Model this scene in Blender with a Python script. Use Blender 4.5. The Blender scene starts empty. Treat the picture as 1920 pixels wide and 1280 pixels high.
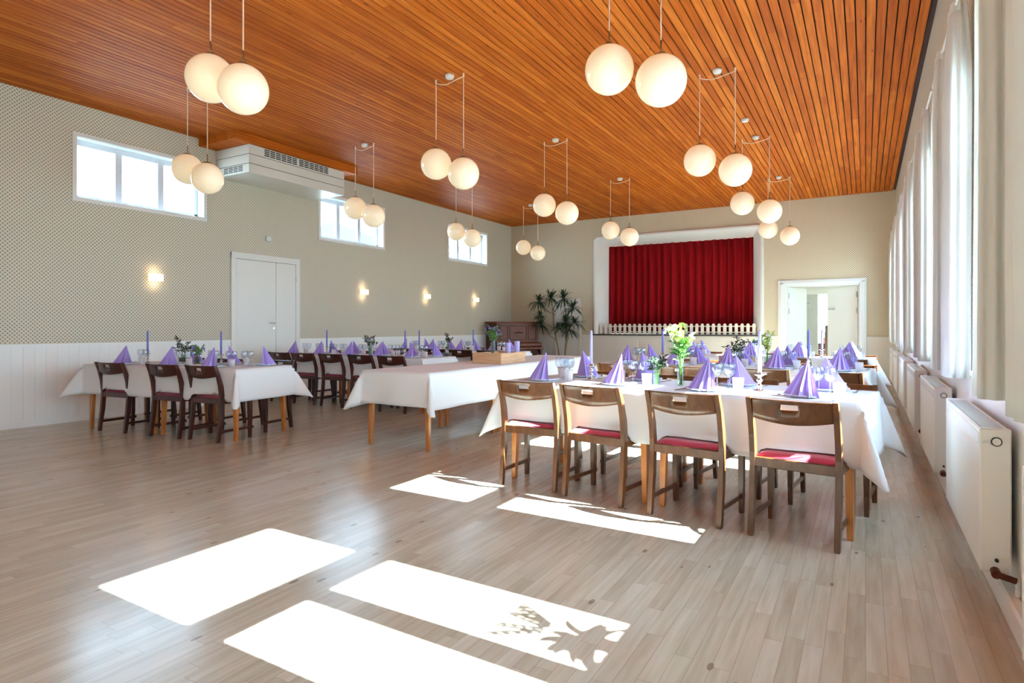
import bpy, math, random
from mathutils import Vector, Matrix
random.seed(7)
R = math.radians
S = bpy.context.scene
COL = S.collection
PI = math.pi

# ------------------------------------------------------------------ helpers
class MB:
    def __init__(s):
        s.v = []; s.f = []; s.mi = []; s.sm = []; s.m = 0; s.smooth = False
    def add(s, vs, fs):
        b = len(s.v); s.v += [tuple(p) for p in vs]
        for f in fs:
            s.f.append(tuple(i + b for i in f)); s.mi.append(s.m); s.sm.append(s.smooth)
        return s
    def box(s, x0, x1, y0, y1, z0, z1):
        return s.add([(x0,y0,z0),(x1,y0,z0),(x1,y1,z0),(x0,y1,z0),(x0,y0,z1),(x1,y0,z1),(x1,y1,z1),(x0,y1,z1)],
                     [(0,3,2,1),(4,5,6,7),(0,1,5,4),(1,2,6,5),(2,3,7,6),(3,0,4,7)])
    def cbox(s, x0, x1, y0, y1, z0, z1, c=.004):
        # box with chamfered edges: three nested shells
        vs = []; 
        for (sx, sy, sz) in [(a,b,d) for d in (0,1) for b in (0,1) for a in (0,1)]:
            X = x1 if sx else x0; Y = y1 if sy else y0; Z = z1 if sz else z0
            dx = -c if sx else c; dy = -c if sy else c; dz = -c if sz else c
            vs += [(X, Y+dy, Z+dz), (X+dx, Y, Z+dz), (X+dx, Y+dy, Z)]
        def i(a,b,d,k): return ((d*2+b)*2+a)*3+k
        fs = [(i(0,0,0,0),i(0,0,1,0),i(0,1,1,0),i(0,1,0,0)), (i(1,0,0,0),i(1,1,0,0),i(1,1,1,0),i(1,0,1,0)),
              (i(0,0,0,1),i(1,0,0,1),i(1,0,1,1),i(0,0,1,1)), (i(0,1,0,1),i(0,1,1,1),i(1,1,1,1),i(1,1,0,1)),
              (i(0,0,0,2),i(0,1,0,2),i(1,1,0,2),i(1,0,0,2)), (i(0,0,1,2),i(1,0,1,2),i(1,1,1,2),i(0,1,1,2))]
        for a in (0,1):
            for b in (0,1):
                fs.append((i(a,b,0,0),i(a,b,0,1),i(a,b,1,1),i(a,b,1,0)))
                fs.append((i(a,0,b,0),i(a,0,b,2),i(a,1,b,2),i(a,1,b,0)))
                fs.append((i(0,a,b,1),i(0,a,b,2),i(1,a,b,2),i(1,a,b,1)))
                for d in (0,1): fs.append((i(a,b,d,0),i(a,b,d,1),i(a,b,d,2)))
        return s.add(vs, fs)
    def lathe(s, prof, n=16, c=(0,0,0), cap=True):
        vs = []; fs = []
        for (r, z) in prof:
            for k in range(n):
                a = 2*PI*k/n; vs.append((c[0]+r*math.cos(a), c[1]+r*math.sin(a), c[2]+z))
        for j in range(len(prof)-1):
            for k in range(n):
                k2 = (k+1) % n; fs.append((j*n+k, j*n+k2, (j+1)*n+k2, (j+1)*n+k))
        if cap:
            fs.append(tuple(range(n))[::-1]); fs.append(tuple((len(prof)-1)*n+k for k in range(n)))
        return s.add(vs, fs)
    def tube(s, pts, r, n=6, cap=True):
        pts = [Vector(p) for p in pts]; rs = r if isinstance(r, (list, tuple)) else [r]*len(pts)
        vs = []; fs = []; prev = None
        for i, p in enumerate(pts):
            d = (pts[min(i+1, len(pts)-1)] - pts[max(i-1, 0)]).normalized()
            if prev is None:
                u = d.orthogonal().normalized()
            else:
                u = (prev - d*prev.dot(d)).normalized()
            prev = u; w = d.cross(u)
            for k in range(n):
                a = 2*PI*k/n; q = p + (u*math.cos(a) + w*math.sin(a))*rs[i]; vs.append(tuple(q))
        for j in range(len(pts)-1):
            for k in range(n):
                k2 = (k+1) % n; fs.append((j*n+k, j*n+k2, (j+1)*n+k2, (j+1)*n+k))
        if cap: fs.append(tuple(range(n))[::-1]); fs.append(tuple((len(pts)-1)*n+k for k in range(n)))
        return s.add(vs, fs)
    def rects(s, secs):
        # loft of rectangle sections: each (cx, cy, z, wx, wy)
        vs = []; fs = []
        for (cx, cy, z, wx, wy) in secs:
            vs += [(cx-wx/2,cy-wy/2,z),(cx+wx/2,cy-wy/2,z),(cx+wx/2,cy+wy/2,z),(cx-wx/2,cy+wy/2,z)]
        n = len(secs)
        for j in range(n-1):
            for k in range(4):
                k2 = (k+1) % 4; fs.append((j*4+k, j*4+k2, (j+1)*4+k2, (j+1)*4+k))
        fs.append((3,2,1,0)); fs.append(tuple((n-1)*4+k for k in range(4)))
        return s.add(vs, fs)
    def grid(s, nu, nv, fn, close=False):
        vs = [fn(i/(nu-1), j/(nv-1)) for j in range(nv) for i in range(nu)]
        fs = [(j*nu+i, j*nu+i+1, (j+1)*nu+i+1, (j+1)*nu+i) for j in range(nv-1) for i in range(nu-1)]
        return s.add(vs, fs)
    def sphere(s, c, r, n=16, m=10, sx=1, sy=1, sz=1):
        prof = [(r*math.sin(PI*j/m) if 0 < j < m else r*.02, -r*math.cos(PI*j/m)) for j in range(m+1)]
        vs = []; fs = []
        for (q, z) in prof:
            for k in range(n):
                a = 2*PI*k/n; vs.append((c[0]+q*math.cos(a)*sx, c[1]+q*math.sin(a)*sy, c[2]+z*sz))
        for j in range(m):
            for k in range(n):
                k2 = (k+1) % n; fs.append((j*n+k, j*n+k2, (j+1)*n+k2, (j+1)*n+k))
        fs.append(tuple(range(n))[::-1]); fs.append(tuple(m*n+k for k in range(n)))
        return s.add(vs, fs)
    def mesh(s, name, mats):
        me = bpy.data.meshes.new(name); me.from_pydata(s.v, [], s.f)
        for m in (mats if isinstance(mats, (list, tuple)) else [mats]): me.materials.append(m)
        me.polygons.foreach_set('material_index', s.mi); me.polygons.foreach_set('use_smooth', s.sm)
        me.validate(); me.update(); return me
    def build(s, name, mats, parent=None, loc=None, rz=0):
        o = bpy.data.objects.new(name, s.mesh(name, mats)); COL.objects.link(o)
        if parent: o.parent = parent
        if loc: o.location = loc
        if rz: o.rotation_euler = (0,0,rz)
        return o

def tag(o, label, cat, group=None, kind=None):
    if label: o['label'] = label
    if cat: o['category'] = cat
    if group: o['group'] = group
    if kind: o['kind'] = kind
    return o
def struct(o): o['kind'] = 'structure'; return o
def empty(name, loc=(0,0,0), rz=0):
    o = bpy.data.objects.new(name, None); COL.objects.link(o); o.location = loc; o.rotation_euler = (0,0,rz); o.empty_display_size = .1; return o
KIDS = {}
def kids(o):
    return [c for c in COL.objects if c.parent == o] if o.name not in KIDS else KIDS[o.name]
def copy_tree(o, parent=None):
    c = o.copy(); COL.objects.link(c); c.parent = parent
    if o.name not in KIDS: KIDS[o.name] = kids(o)
    for ch in KIDS[o.name]: copy_tree(ch, c)
    return c
PROTO = {}
def place(key, maker, loc, rz=0, sc=1):
    """first use takes the prototype itself, later uses copy it"""
    if key not in PROTO:
        o = maker(); PROTO[key] = o
    else: o = copy_tree(PROTO[key])
    for k in ('label', 'group'):
        if k in o: del o[k]
    o.location = loc; o.rotation_euler = (0,0,rz); o.scale = (sc,sc,sc)
    return o

# ------------------------------------------------------------------ materials
def lin(c):
    return tuple((x/12.92 if x <= .04045 else ((x+.055)/1.055)**2.4) for x in [v/255 for v in c]) + (1,)
def mat(name, col, rough=.5, spec=.5, metal=0, emis=None, es=0, noise=0, nscale=30, bump=0, bscale=200, trans=0, sheen=0, coat=0):
    m = bpy.data.materials.new(name); m.use_nodes = True; nt = m.node_tree; b = nt.nodes['Principled BSDF']
    b.inputs['Base Color'].default_value = lin(col); b.inputs['Roughness'].default_value = rough
    b.inputs['Specular IOR Level'].default_value = spec; b.inputs['Metallic'].default_value = metal
    if coat: b.inputs['Coat Weight'].default_value = coat; b.inputs['Coat Roughness'].default_value = .15
    if sheen: b.inputs['Sheen Weight'].default_value = sheen
    if emis: b.inputs['Emission Color'].default_value = lin(emis); b.inputs['Emission Strength'].default_value = es
    if noise or bump:
        tc = nt.nodes.new('ShaderNodeTexCoord')
    if noise:
        n = nt.nodes.new('ShaderNodeTexNoise'); n.inputs['Scale'].default_value = nscale; n.inputs['Detail'].default_value = 4
        nt.links.new(tc.outputs['Object'], n.inputs['Vector'])
        r = nt.nodes.new('ShaderNodeValToRGB'); c = lin(col)
        r.color_ramp.elements[0].position = .3; r.color_ramp.elements[1].position = .7
        r.color_ramp.elements[0].color = tuple(x*(1-noise) for x in c[:3]) + (1,)
        r.color_ramp.elements[1].color = tuple(min(1, x*(1+noise)) for x in c[:3]) + (1,)
        nt.links.new(n.outputs['Fac'], r.inputs['Fac']); nt.links.new(r.outputs['Color'], b.inputs['Base Color'])
    if bump:
        n = nt.nodes.new('ShaderNodeTexNoise'); n.inputs['Scale'].default_value = bscale; n.inputs['Detail'].default_value = 3
        nt.links.new(tc.outputs['Object'], n.inputs['Vector'])
        bu = nt.nodes.new('ShaderNodeBump'); bu.inputs['Strength'].default_value = bump; bu.inputs['Distance'].default_value = .002
        nt.links.new(n.outputs['Fac'], bu.inputs['Height']); nt.links.new(bu.outputs['Normal'], b.inputs['Normal'])
    return m
class NT:
    """tiny node-graph writer"""
    def __init__(s, m): s.nt = m.node_tree
    def n(s, t, **k):
        x = s.nt.nodes.new(t)
        for a, v in k.items(): setattr(x, a, v)
        return x
    def l(s, a, b): s.nt.links.new(a, b)
    def m(s, op, a, b=None, c=None):
        x = s.n('ShaderNodeMath', operation=op)
        for i, v in enumerate((a, b, c)):
            if v is None: continue
            if isinstance(v, (int, float)): x.inputs[i].default_value = v
            else: s.l(v, x.inputs[i])
        return x.outputs[0]
    def wn(s, a, b=None):
        c = s.n('ShaderNodeCombineXYZ'); s.l(a, c.inputs[0])
        if b is not None: s.l(b, c.inputs[1])
        w = s.n('ShaderNodeTexWhiteNoise', noise_dimensions='2D'); s.l(c.outputs[0], w.inputs['Vector']); return w.outputs['Value']
    def ramp(s, f, stops):
        r = s.n('ShaderNodeValToRGB'); e = r.color_ramp.elements
        while len(e) < len(stops): e.new(.5)
        for i, (p, c) in enumerate(stops): e[i].position = p; e[i].color = lin(c)
        s.l(f, r.inputs['Fac']); return r.outputs['Color']
    def mix(s, f, a, b, bt='MIX'):
        x = s.n('ShaderNodeMix', data_type='RGBA', blend_type=bt)
        if isinstance(f, (int, float)): x.inputs[0].default_value = f
        else: s.l(f, x.inputs[0])
        for i, v in ((6, a), (7, b)):
            if isinstance(v, tuple): x.inputs[i].default_value = v
            else: s.l(v, x.inputs[i])
        return x.outputs[2]

def plank_material():
    m = mat('maple_planks', (200,175,150), .25, .5); g = NT(m); b = m.node_tree.nodes['Principled BSDF']
    tc = g.n('ShaderNodeTexCoord'); sp = g.n('ShaderNodeSeparateXYZ'); g.l(tc.outputs['Object'], sp.inputs[0])
    x, y = sp.outputs[0], sp.outputs[1]
    u = g.m('DIVIDE', x, .0675); row = g.m('FLOOR', u); fx = g.m('FRACT', u)
    off = g.m('MULTIPLY', g.wn(row), 7.0)
    v = g.m('ADD', g.m('DIVIDE', y, .62), off); cell = g.m('FLOOR', v); fy = g.m('FRACT', v)
    rnd = g.wn(row, cell)
    base = g.ramp(rnd, [(0, (190,180,160)), (.35, (196,186,167)), (.7, (201,192,173)), (1, (206,198,181))])
    mp = g.n('ShaderNodeMapping'); mp.inputs['Scale'].default_value = (22, 1.6, 1); g.l(tc.outputs['Object'], mp.inputs[0])
    cx = g.n('ShaderNodeCombineXYZ'); g.l(g.m('MULTIPLY', rnd, 50.), cx.inputs[1]); g.l(g.m('MULTIPLY', rnd, 31.), cx.inputs[0])
    va = g.n('ShaderNodeVectorMath', operation='ADD'); g.l(mp.outputs[0], va.inputs[0]); g.l(cx.outputs[0], va.inputs[1])
    no = g.n('ShaderNodeTexNoise'); no.inputs['Scale'].default_value = 1.5; no.inputs['Detail'].default_value = 6; g.l(va.outputs[0], no.inputs['Vector'])
    grain = g.ramp(no.outputs['Fac'], [(.3, (232,226,218)), (.7, (255,255,255))])
    c = g.mix(1., base, grain, 'MULTIPLY')
    # sparse dark knots
    mp2 = g.n('ShaderNodeMapping'); mp2.inputs['Scale'].default_value = (9, 3.5, 1); g.l(tc.outputs['Object'], mp2.inputs[0])
    vo = g.n('ShaderNodeTexVoronoi'); vo.inputs['Scale'].default_value = 1.0; g.l(mp2.outputs[0], vo.inputs['Vector'])
    vc = g.n('ShaderNodeSeparateColor'); g.l(vo.outputs['Color'], vc.inputs[0])
    k = g.m('MULTIPLY', g.m('LESS_THAN', vo.outputs['Distance'], .10), g.m('GREATER_THAN', vc.outputs[0], .5))
    c = g.mix(g.m('MULTIPLY', k, .6), c, lin((95,70,50)))
    # large worn varnish tone
    n2 = g.n('ShaderNodeTexNoise'); n2.inputs['Scale'].default_value = .9; n2.inputs['Detail'].default_value = 3; g.l(tc.outputs['Object'], n2.inputs['Vector'])
    seam = g.m('MAXIMUM', g.m('MAXIMUM', g.m('LESS_THAN', fx, .022), g.m('GREATER_THAN', fx, .985)), g.m('LESS_THAN', fy, .004))
    c = g.mix(g.m('MULTIPLY', seam, .35), c, lin((110,80,55)))
    g.l(c, b.inputs['Base Color'])
    rr = g.n('ShaderNodeMapRange'); g.l(n2.outputs['Fac'], rr.inputs[0]); rr.inputs[1].default_value = .3; rr.inputs[2].default_value = .7
    rr.inputs[3].default_value = .20; rr.inputs[4].default_value = .25; g.l(rr.outputs[0], b.inputs['Roughness'])
    b.inputs['Specular IOR Level'].default_value = .38
    bu = g.n('ShaderNodeBump'); bu.inputs['Strength'].default_value = .25; bu.inputs['Distance'].default_value = .0012
    g.l(g.m('SUBTRACT', 1., seam), bu.inputs['Height']); g.l(bu.outputs[0], b.inputs['Normal'])
    return m
def slat_material():
    m = mat('pine_slats', (190,100,40), .6, .12); g = NT(m); b = m.node_tree.nodes['Principled BSDF']
    tc = g.n('ShaderNodeTexCoord'); sp = g.n('ShaderNodeSeparateXYZ'); g.l(tc.outputs['Object'], sp.inputs[0])
    row = g.m('FLOOR', g.m('DIVIDE', g.m('ADD', sp.outputs[0], 20.), .083))
    cell = g.m('FLOOR', g.m('ADD', g.m('DIVIDE', sp.outputs[1], 3.1), g.m('MULTIPLY', g.wn(row), 9.)))
    rnd = g.wn(row, cell)
    base = g.ramp(rnd, [(0, SL[0]), (.4, SL[1]), (.75, SL[2]), (1, SL[3])])
    mp = g.n('ShaderNodeMapping'); mp.inputs['Scale'].default_value = (30, 1.1, 30); g.l(tc.outputs['Object'], mp.inputs[0])
    no = g.n('ShaderNodeTexNoise'); no.inputs['Scale'].default_value = 1.6; no.inputs['Detail'].default_value = 6; g.l(mp.outputs[0], no.inputs['Vector'])
    c = g.mix(1., base, g.ramp(no.outputs['Fac'], [(.3, (205,190,180)), (.65, (255,255,255))]), 'MULTIPLY')
    vo = g.n('ShaderNodeTexVoronoi'); mp2 = g.n('ShaderNodeMapping'); mp2.inputs['Scale'].default_value = (10, 2.6, 1)
    g.l(tc.outputs['Object'], mp2.inputs[0]); g.l(mp2.outputs[0], vo.inputs['Vector']); vo.inputs['Scale'].default_value = 1
    vc = g.n('ShaderNodeSeparateColor'); g.l(vo.outputs['Color'], vc.inputs[0])
    k = g.m('MULTIPLY', g.m('LESS_THAN', vo.outputs['Distance'], .09), g.m('GREATER_THAN', vc.outputs[0], .5))
    c = g.mix(g.m('MULTIPLY', k, .55), c, lin((90,35,12)))
    g.l(c, b.inputs['Base Color']); return m
def wallpaper(name, axis, base, dot):
    m = mat(name, base, .6, .3); g = NT(m); b = m.node_tree.nodes['Principled BSDF']
    tc = g.n('ShaderNodeTexCoord'); sp = g.n('ShaderNodeSeparateXYZ'); g.l(tc.outputs['Object'], sp.inputs[0])
    P = .046
    u = g.m('DIVIDE', sp.outputs[axis], P); v = g.m('DIVIDE', sp.outputs[2], P)
    a = g.m('SUBTRACT', g.m('FRACT', g.m('ADD', u, v)), .5); c_ = g.m('SUBTRACT', g.m('FRACT', g.m('ADD', g.m('SUBTRACT', u, v), 500.)), .5)
    d = g.m('SQRT', g.m('ADD', g.m('MULTIPLY', a, a), g.m('MULTIPLY', c_, c_)))
    mr = g.n('ShaderNodeMapRange'); g.l(d, mr.inputs[0]); mr.inputs[1].default_value = .22; mr.inputs[2].default_value = .36; mr.inputs[3].default_value = 1; mr.inputs[4].default_value = 0
    hl = g.n('ShaderNodeMapRange'); g.l(d, hl.inputs[0]); hl.inputs[1].default_value = .48; hl.inputs[2].default_value = .66
    c = g.mix(mr.outputs[0], lin(base), lin(dot)); c = g.mix(g.m('MULTIPLY', hl.outputs[0], .5), c, lin(tuple(min(255, int(q*1.1)) for q in base)))
    g.l(c, b.inputs['Base Color']); return m
def wood(name, c0, c1, rough=.35, scale=(3, 3, 40), coat=.2, axis=0):
    m = mat(name, c0, rough, .5, coat=coat); g = NT(m); b = m.node_tree.nodes['Principled BSDF']
    tc = g.n('ShaderNodeTexCoord'); mp = g.n('ShaderNodeMapping'); mp.inputs['Scale'].default_value = scale; g.l(tc.outputs['Object'], mp.inputs[0])
    no = g.n('ShaderNodeTexNoise'); no.inputs['Scale'].default_value = 2; no.inputs['Detail'].default_value = 6; no.inputs['Distortion'].default_value = .6; g.l(mp.outputs[0], no.inputs['Vector'])
    g.l(g.ramp(no.outputs['Fac'], [(.3, c0), (.7, c1)]), b.inputs['Base Color']); return m
def glassy(name, tint=(1,1,1), gloss=.12, rough=.02):
    m = bpy.data.materials.new(name); m.use_nodes = True; nt = m.node_tree; nt.nodes.clear(); g = NT(m)
    o = g.n('ShaderNodeOutputMaterial'); t = g.n('ShaderNodeBsdfTransparent'); t.inputs[0].default_value = (*tint, 1)
    gl = g.n('ShaderNodeBsdfGlossy'); gl.inputs['Roughness'].default_value = rough
    lw = g.n('ShaderNodeFresnel'); lw.inputs['IOR'].default_value = 1.45
    ge = g.n('ShaderNodeNewGeometry')
    f = g.m('MULTIPLY', g.m('ADD', g.m('MULTIPLY', lw.outputs[0], 1.0), gloss), g.m('SUBTRACT', 1., ge.outputs['Backfacing']))
    mx = g.n('ShaderNodeMixShader'); g.l(g.m('MINIMUM', f, 1.), mx.inputs[0]); g.l(t.outputs[0], mx.inputs[1]); g.l(gl.outputs[0], mx.inputs[2]); g.l(mx.outputs[0], o.inputs[0])
    return m
def cloth_mat(name, col, transl=.35, clear=0., bump=.2):
    m = bpy.data.materials.new(name); m.use_nodes = True; nt = m.node_tree; nt.nodes.clear(); g = NT(m)
    o = g.n('ShaderNodeOutputMaterial'); d = g.n('ShaderNodeBsdfDiffuse'); t = g.n('ShaderNodeBsdfTranslucent')
    d.inputs[0].default_value = lin(col); t.inputs[0].default_value = lin(col)
    tc = g.n('ShaderNodeTexCoord'); no = g.n('ShaderNodeTexNoise'); no.inputs['Scale'].default_value = 9; no.inputs['Detail'].default_value = 4
    g.l(tc.outputs['Object'], no.inputs['Vector']); bu = g.n('ShaderNodeBump'); bu.inputs['Strength'].default_value = bump; bu.inputs['Distance'].default_value = .01
    g.l(no.outputs['Fac'], bu.inputs['Height']); g.l(bu.outputs[0], d.inputs['Normal'])
    mx = g.n('ShaderNodeMixShader'); mx.inputs[0].default_value = transl; g.l(d.outputs[0], mx.inputs[1]); g.l(t.outputs[0], mx.inputs[2])
    last = mx
    if clear:
        tr = g.n('ShaderNodeBsdfTransparent'); m2 = g.n('ShaderNodeMixShader'); m2.inputs[0].default_value = clear
        g.l(mx.outputs[0], m2.inputs[1]); g.l(tr.outputs[0], m2.inputs[2]); last = m2
    g.l(last.outputs[0], o.inputs[0]); return m

SL = [(180,88,20), (192,98,26), (200,107,32), (210,118,40)]
M = {}
M['floor'] = plank_material()
M['slat'] = slat_material()
M['slat_back'] = mat('dark_ceiling_void', (60,26,12), .8)
M['wp_left'] = wallpaper('dotted_wallpaper_side', 1, (216,209,190), (152,144,127))
M['wp_back'] = wallpaper('dotted_wallpaper_end', 0, (212,198,172), (158,142,116))
M['wp_right'] = wallpaper('dotted_wallpaper_window_side', 1, (200,196,180), (140,135,120))
M['white'] = mat('white_gloss_paint', (238,238,234), .35, .5)
M['wain'] = mat('white_panel_paint', (242,242,240), .45, .4)
M['plaster'] = mat('white_plaster', (232,230,225), .7, .3)
M['door'] = mat('white_door_paint', (232,231,224), .35, .5)
M['frame'] = mat('white_window_frame', (225,230,238), .35, .5)
M['gap'] = mat('dark_gap', (40,36,32), .8)
M['chairA'] = wood('brown_chair_wood', (74,42,21), (110,66,34), .32, (14, 14, 3))
M['chairB'] = wood('dark_reddish_chair_wood', (50,20,16), (82,34,24), .3, (14, 14, 3))  # darker and redder than the other chair wood, for the left-hand tables
M['seat'] = mat('red_upholstery', (172,32,58), .9, .2, noise=.12, nscale=120, bump=.3, bscale=400, sheen=.3)
M['glide'] = mat('black_foot_glide', (25,22,20), .5)
M['tleg'] = wood('orange_teak', (176,104,48), (206,134,70), .35, (12, 12, 3))
M['cloth'] = cloth_mat('white_linen', (240,240,242), .12, 0, .15)
M['curtain'] = cloth_mat('white_sheer_curtain', (240,239,234), .42, .03, 0)
M['crease'] = M['cloth']
M['red'] = mat('red_velvet_curtain', (140,8,18), .9, .15, noise=.08, nscale=6)
M['globe'] = mat('opal_glass_globe', (238,228,204), .12, .5, emis=(255,228,182), es=.23)
M['brass'] = mat('aged_brass', (150,120,80), .35, metal=.8)
M['cord'] = mat('cream_cord', (232,205,180), .6)
M['chrome'] = mat('brushed_steel', (185,185,185), .25, metal=1)
M['grill'] = mat('black_vent_slot', (18,18,18), .7)
M['ac'] = mat('white_enamel_casing', (226,224,214), .4, .5)
M['rad'] = mat('white_radiator_enamel', (236,236,230), .3, .5)
M['radgr'] = mat('radiator_grille_grey', (205,206,204), .45)
M['copper'] = mat('dark_copper_valve', (92,48,30), .4, metal=.6)
M['sconce'] = mat('lit_opal_box', (255,245,225), .4, emis=(255,226,180), es=1.0)
M['napkin'] = mat('lavender_paper', (172,152,224), .75, .3)
M['plate'] = mat('white_porcelain', (232,236,242), .15, .5)
M['candle'] = mat('lavender_wax', (178,170,228), .4, .4)
M['candleD'] = mat('blue_violet_wax', (110,110,190), .4, .4)
M['silver'] = mat('polished_silver', (225,225,228), .12, metal=1)
M['steel'] = mat('cutlery_steel', (190,192,196), .15, metal=1)
M['glass'] = glassy('clear_drinking_glass', (.93,.95,.97), .10)
M['pane'] = glassy('window_glass', (.98,.99,1), .0, 0)
M['frost'] = cloth_mat('frosted_glass', (250,250,252), .5, .45, 0)
M['vase'] = glassy('ribbed_vase_glass', (.86,.95,.88), .06)
M['leaf'] = mat('fresh_green_leaf', (86,140,58), .5, .4, noise=.3, nscale=40)
M['leafL'] = mat('lime_green_leaf', (170,196,82), .5, .4, noise=.2, nscale=40)
M['leafD'] = mat('dark_green_leaf', (46,66,40), .45, .4, noise=.3, nscale=40)
M['stem'] = mat('green_stem', (96,128,66), .6)
M['purple'] = mat('purple_petal', (128,96,190), .7)
M['plum'] = mat('dark_plum_petal', (78,56,84), .7)
M['petal'] = mat('white_petal', (240,232,238), .7)
M['bark'] = mat('grey_brown_bark', (150,124,98), .85, noise=.3, nscale=30)
M['pot'] = mat('terracotta_pot', (150,90,66), .7)
M['soil'] = mat('potting_soil', (50,38,30), .95)
M['piano'] = wood('walnut_veneer', (92,42,16), (124,60,26), .5, (2, 2, 16), 0)
M['pianoD'] = wood('dark_walnut', (60,30,16), (84,42,22), .5, (2, 2, 16), 0)
M['crate'] = wood('raw_pine_crate', (196,150,112), (222,184,146), .6, (2, 2, 30), 0)
M['fence'] = mat('cream_painted_pickets', (226,216,200), .5)
M['stagefl'] = mat('stage_floor_edge', (70,62,56), .6)
M['beige'] = mat('beige_panel_paint', (222,214,202), .5)
M['soap'] = mat('pale_plastic', (225,225,220), .4)
M['roof'] = mat('slate_roof', (70,86,104), .7)
M['ground'] = mat('outdoor_paving', (150,150,145), .9, noise=.1, nscale=2)
M['white2'] = mat('back_room_wall', (222,216,206), .7)
M['darkfur'] = mat('dark_furniture', (70,50,40), .6)
M['pink'] = mat('pink_print', (214,150,140), .6)
M['wick'] = mat('dark_wick', (40,36,36), .8)

# ------------------------------------------------------------------ room dims
XL, XR, Y0, Y1, ZC = -8.73, .55, -3.2, 15.07, 4.05
TH = .25

def wall_boxes(mb, a0, a1, z0, z1, holes, emit):
    """splits a wall rectangle around rectangular holes and emits boxes"""
    As = sorted(set([a0, a1] + [h[0] for h in holes] + [h[1] for h in holes]))
    for i in range(len(As)-1):
        p, q = As[i], As[i+1]; hs = sorted([h for h in holes if h[0] <= p+1e-6 and h[1] >= q-1e-6], key=lambda h: h[2])
        z = z0
        for h in hs:
            if h[2] > z: emit(mb, p, q, z, h[2])
            z = h[3]
        if z < z1: emit(mb, p, q, z, z1)

# floor / ceiling
struct(MB().box(XL-TH, XR+TH, Y0-TH, Y1+6, -.12, 0).build('floor', M['floor']))
g = MB()
n_s = int((XR - XL)/.083) + 1
for i in range(n_s):
    x0 = -20 + .083*(math.floor((XL+20)/.083) + i) + .006; x1 = x0 + .071
    x0 = max(x0, XL); x1 = min(x1, XR)
    if x1 - x0 > .01: g.box(x0, x1, Y0, Y1, ZC, ZC+.02)
g.m = 1; g.box(XL-TH, XR+TH, Y0-TH, Y1+.3, ZC+.035, ZC+.2)
struct(g.build('ceiling', [M['slat'], M['slat_back']]))
# ground outside
struct(MB().box(-40, 40, -30, 50, -.8, -.7).build('ground', M['ground']))

# left wall
LW = [(3.99,5.72),(8.03,9.72),(12.05,13.74)]
LZ = (2.86, 3.64)
def eL(mb, p, q, a, b): mb.box(XL-TH, XL, p, q, a, b)
g = MB(); wall_boxes(g, Y0-TH, Y1+.3, 0, ZC+.02, [(a, b, LZ[0], LZ[1]) for a, b in LW], eL)
struct(g.build('wall_left', M['wp_left']))
# right wall
WN = list(range(-2, 7))  # negative ones lie unseen behind the camera, added for daylight fill
RW = [(1.38+2*n, 2.37+2*n) for n in WN]
RZ = (.95, 2.70)
def eR(mb, p, q, a, b): mb.box(XR, XR+TH, p, q, a, b)
g = MB(); wall_boxes(g, Y0-TH, Y1+.3, 0, ZC+.02, [(a, b, RZ[0], RZ[1]) for a, b in RW], eR)
g.m = 0
struct(g.build('wall_right', M['wp_right']))
# back wall with stage opening and doorway
SX = (-6.21, -2.02); SZ = (1.02, 3.57)
DX = (-1.56, -.11)
def eB(mb, p, q, a, b): mb.box(p, q, Y1, Y1+.2, a, b)
g = MB(); wall_boxes(g, XL-TH, XR+TH, 0, ZC+.02, [(SX[0]+.02, SX[1]-.02, SZ[0], SZ[1]-.02), (DX[0], DX[1], 0, 2.13)], eB)
struct(g.build('wall_back', M['wp_back']))
struct(MB().box(XL, XR, Y0-TH, Y0, 0, ZC+.02).build('wall_front', M['plaster']))
# wainscot (vertical boards, cap rail)
def wains(name, horizontal, a0, a1, at, sgn, boards=.12, m='wain'):
    g = MB(); n = max(1, int((a1-a0)/boards)); w = (a1-a0)/n
    for i in range(n):
        p, q = a0+i*w+.0008, a0+(i+1)*w-.0008
        if horizontal: g.box(p, q, at-.012, at, .0, .97)
        else: g.box(min(at, at+sgn*.012), max(at, at+sgn*.012), p, q, 0, .97)
    if horizontal: g.box(a0, a1, at-.022, at, .97, .995); g.box(a0, a1, at-.006, at, 0, .97); g.box(a0,a1,at-.02,at,0,.08)
    else:
        g.box(min(at, at+sgn*.022), max(at, at+sgn*.022), a0, a1, .97, .995); g.box(min(at, at+sgn*.006), max(at, at+sgn*.006), a0, a1, 0, .97)
        g.box(min(at, at+sgn*.02), max(at, at+sgn*.02), a0, a1, 0, .08)
    return struct(g.build(name, M[m]))
wains('trim_1', False, Y0, 6.18, XL, 1); wains('trim_2', False, 7.54, Y1, XL, 1)
wains('trim_3', True, XL, -7.36, Y1, -1, .5, 'beige'); wains('trim_4', True, -6.56, SX[0]-.02, Y1, -1, .5, 'beige'); wains('trim_5', True, SX[1]+.02, -1.72, Y1, -1, .35, 'beige')
wains('trim_6', True, .02, XR, Y1, -1, .53, 'beige')
# white dado on the window wall below the sills
g = MB(); g.box(XR-.006, XR, Y0, Y1, 0, .93); struct(g.build('trim_7', M['white']))
g = MB(); g.cbox(XR-.055, XR-.006, Y0, Y1, 0, .11, .01); struct(g.build('baseboard_right', M['white']))

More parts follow.
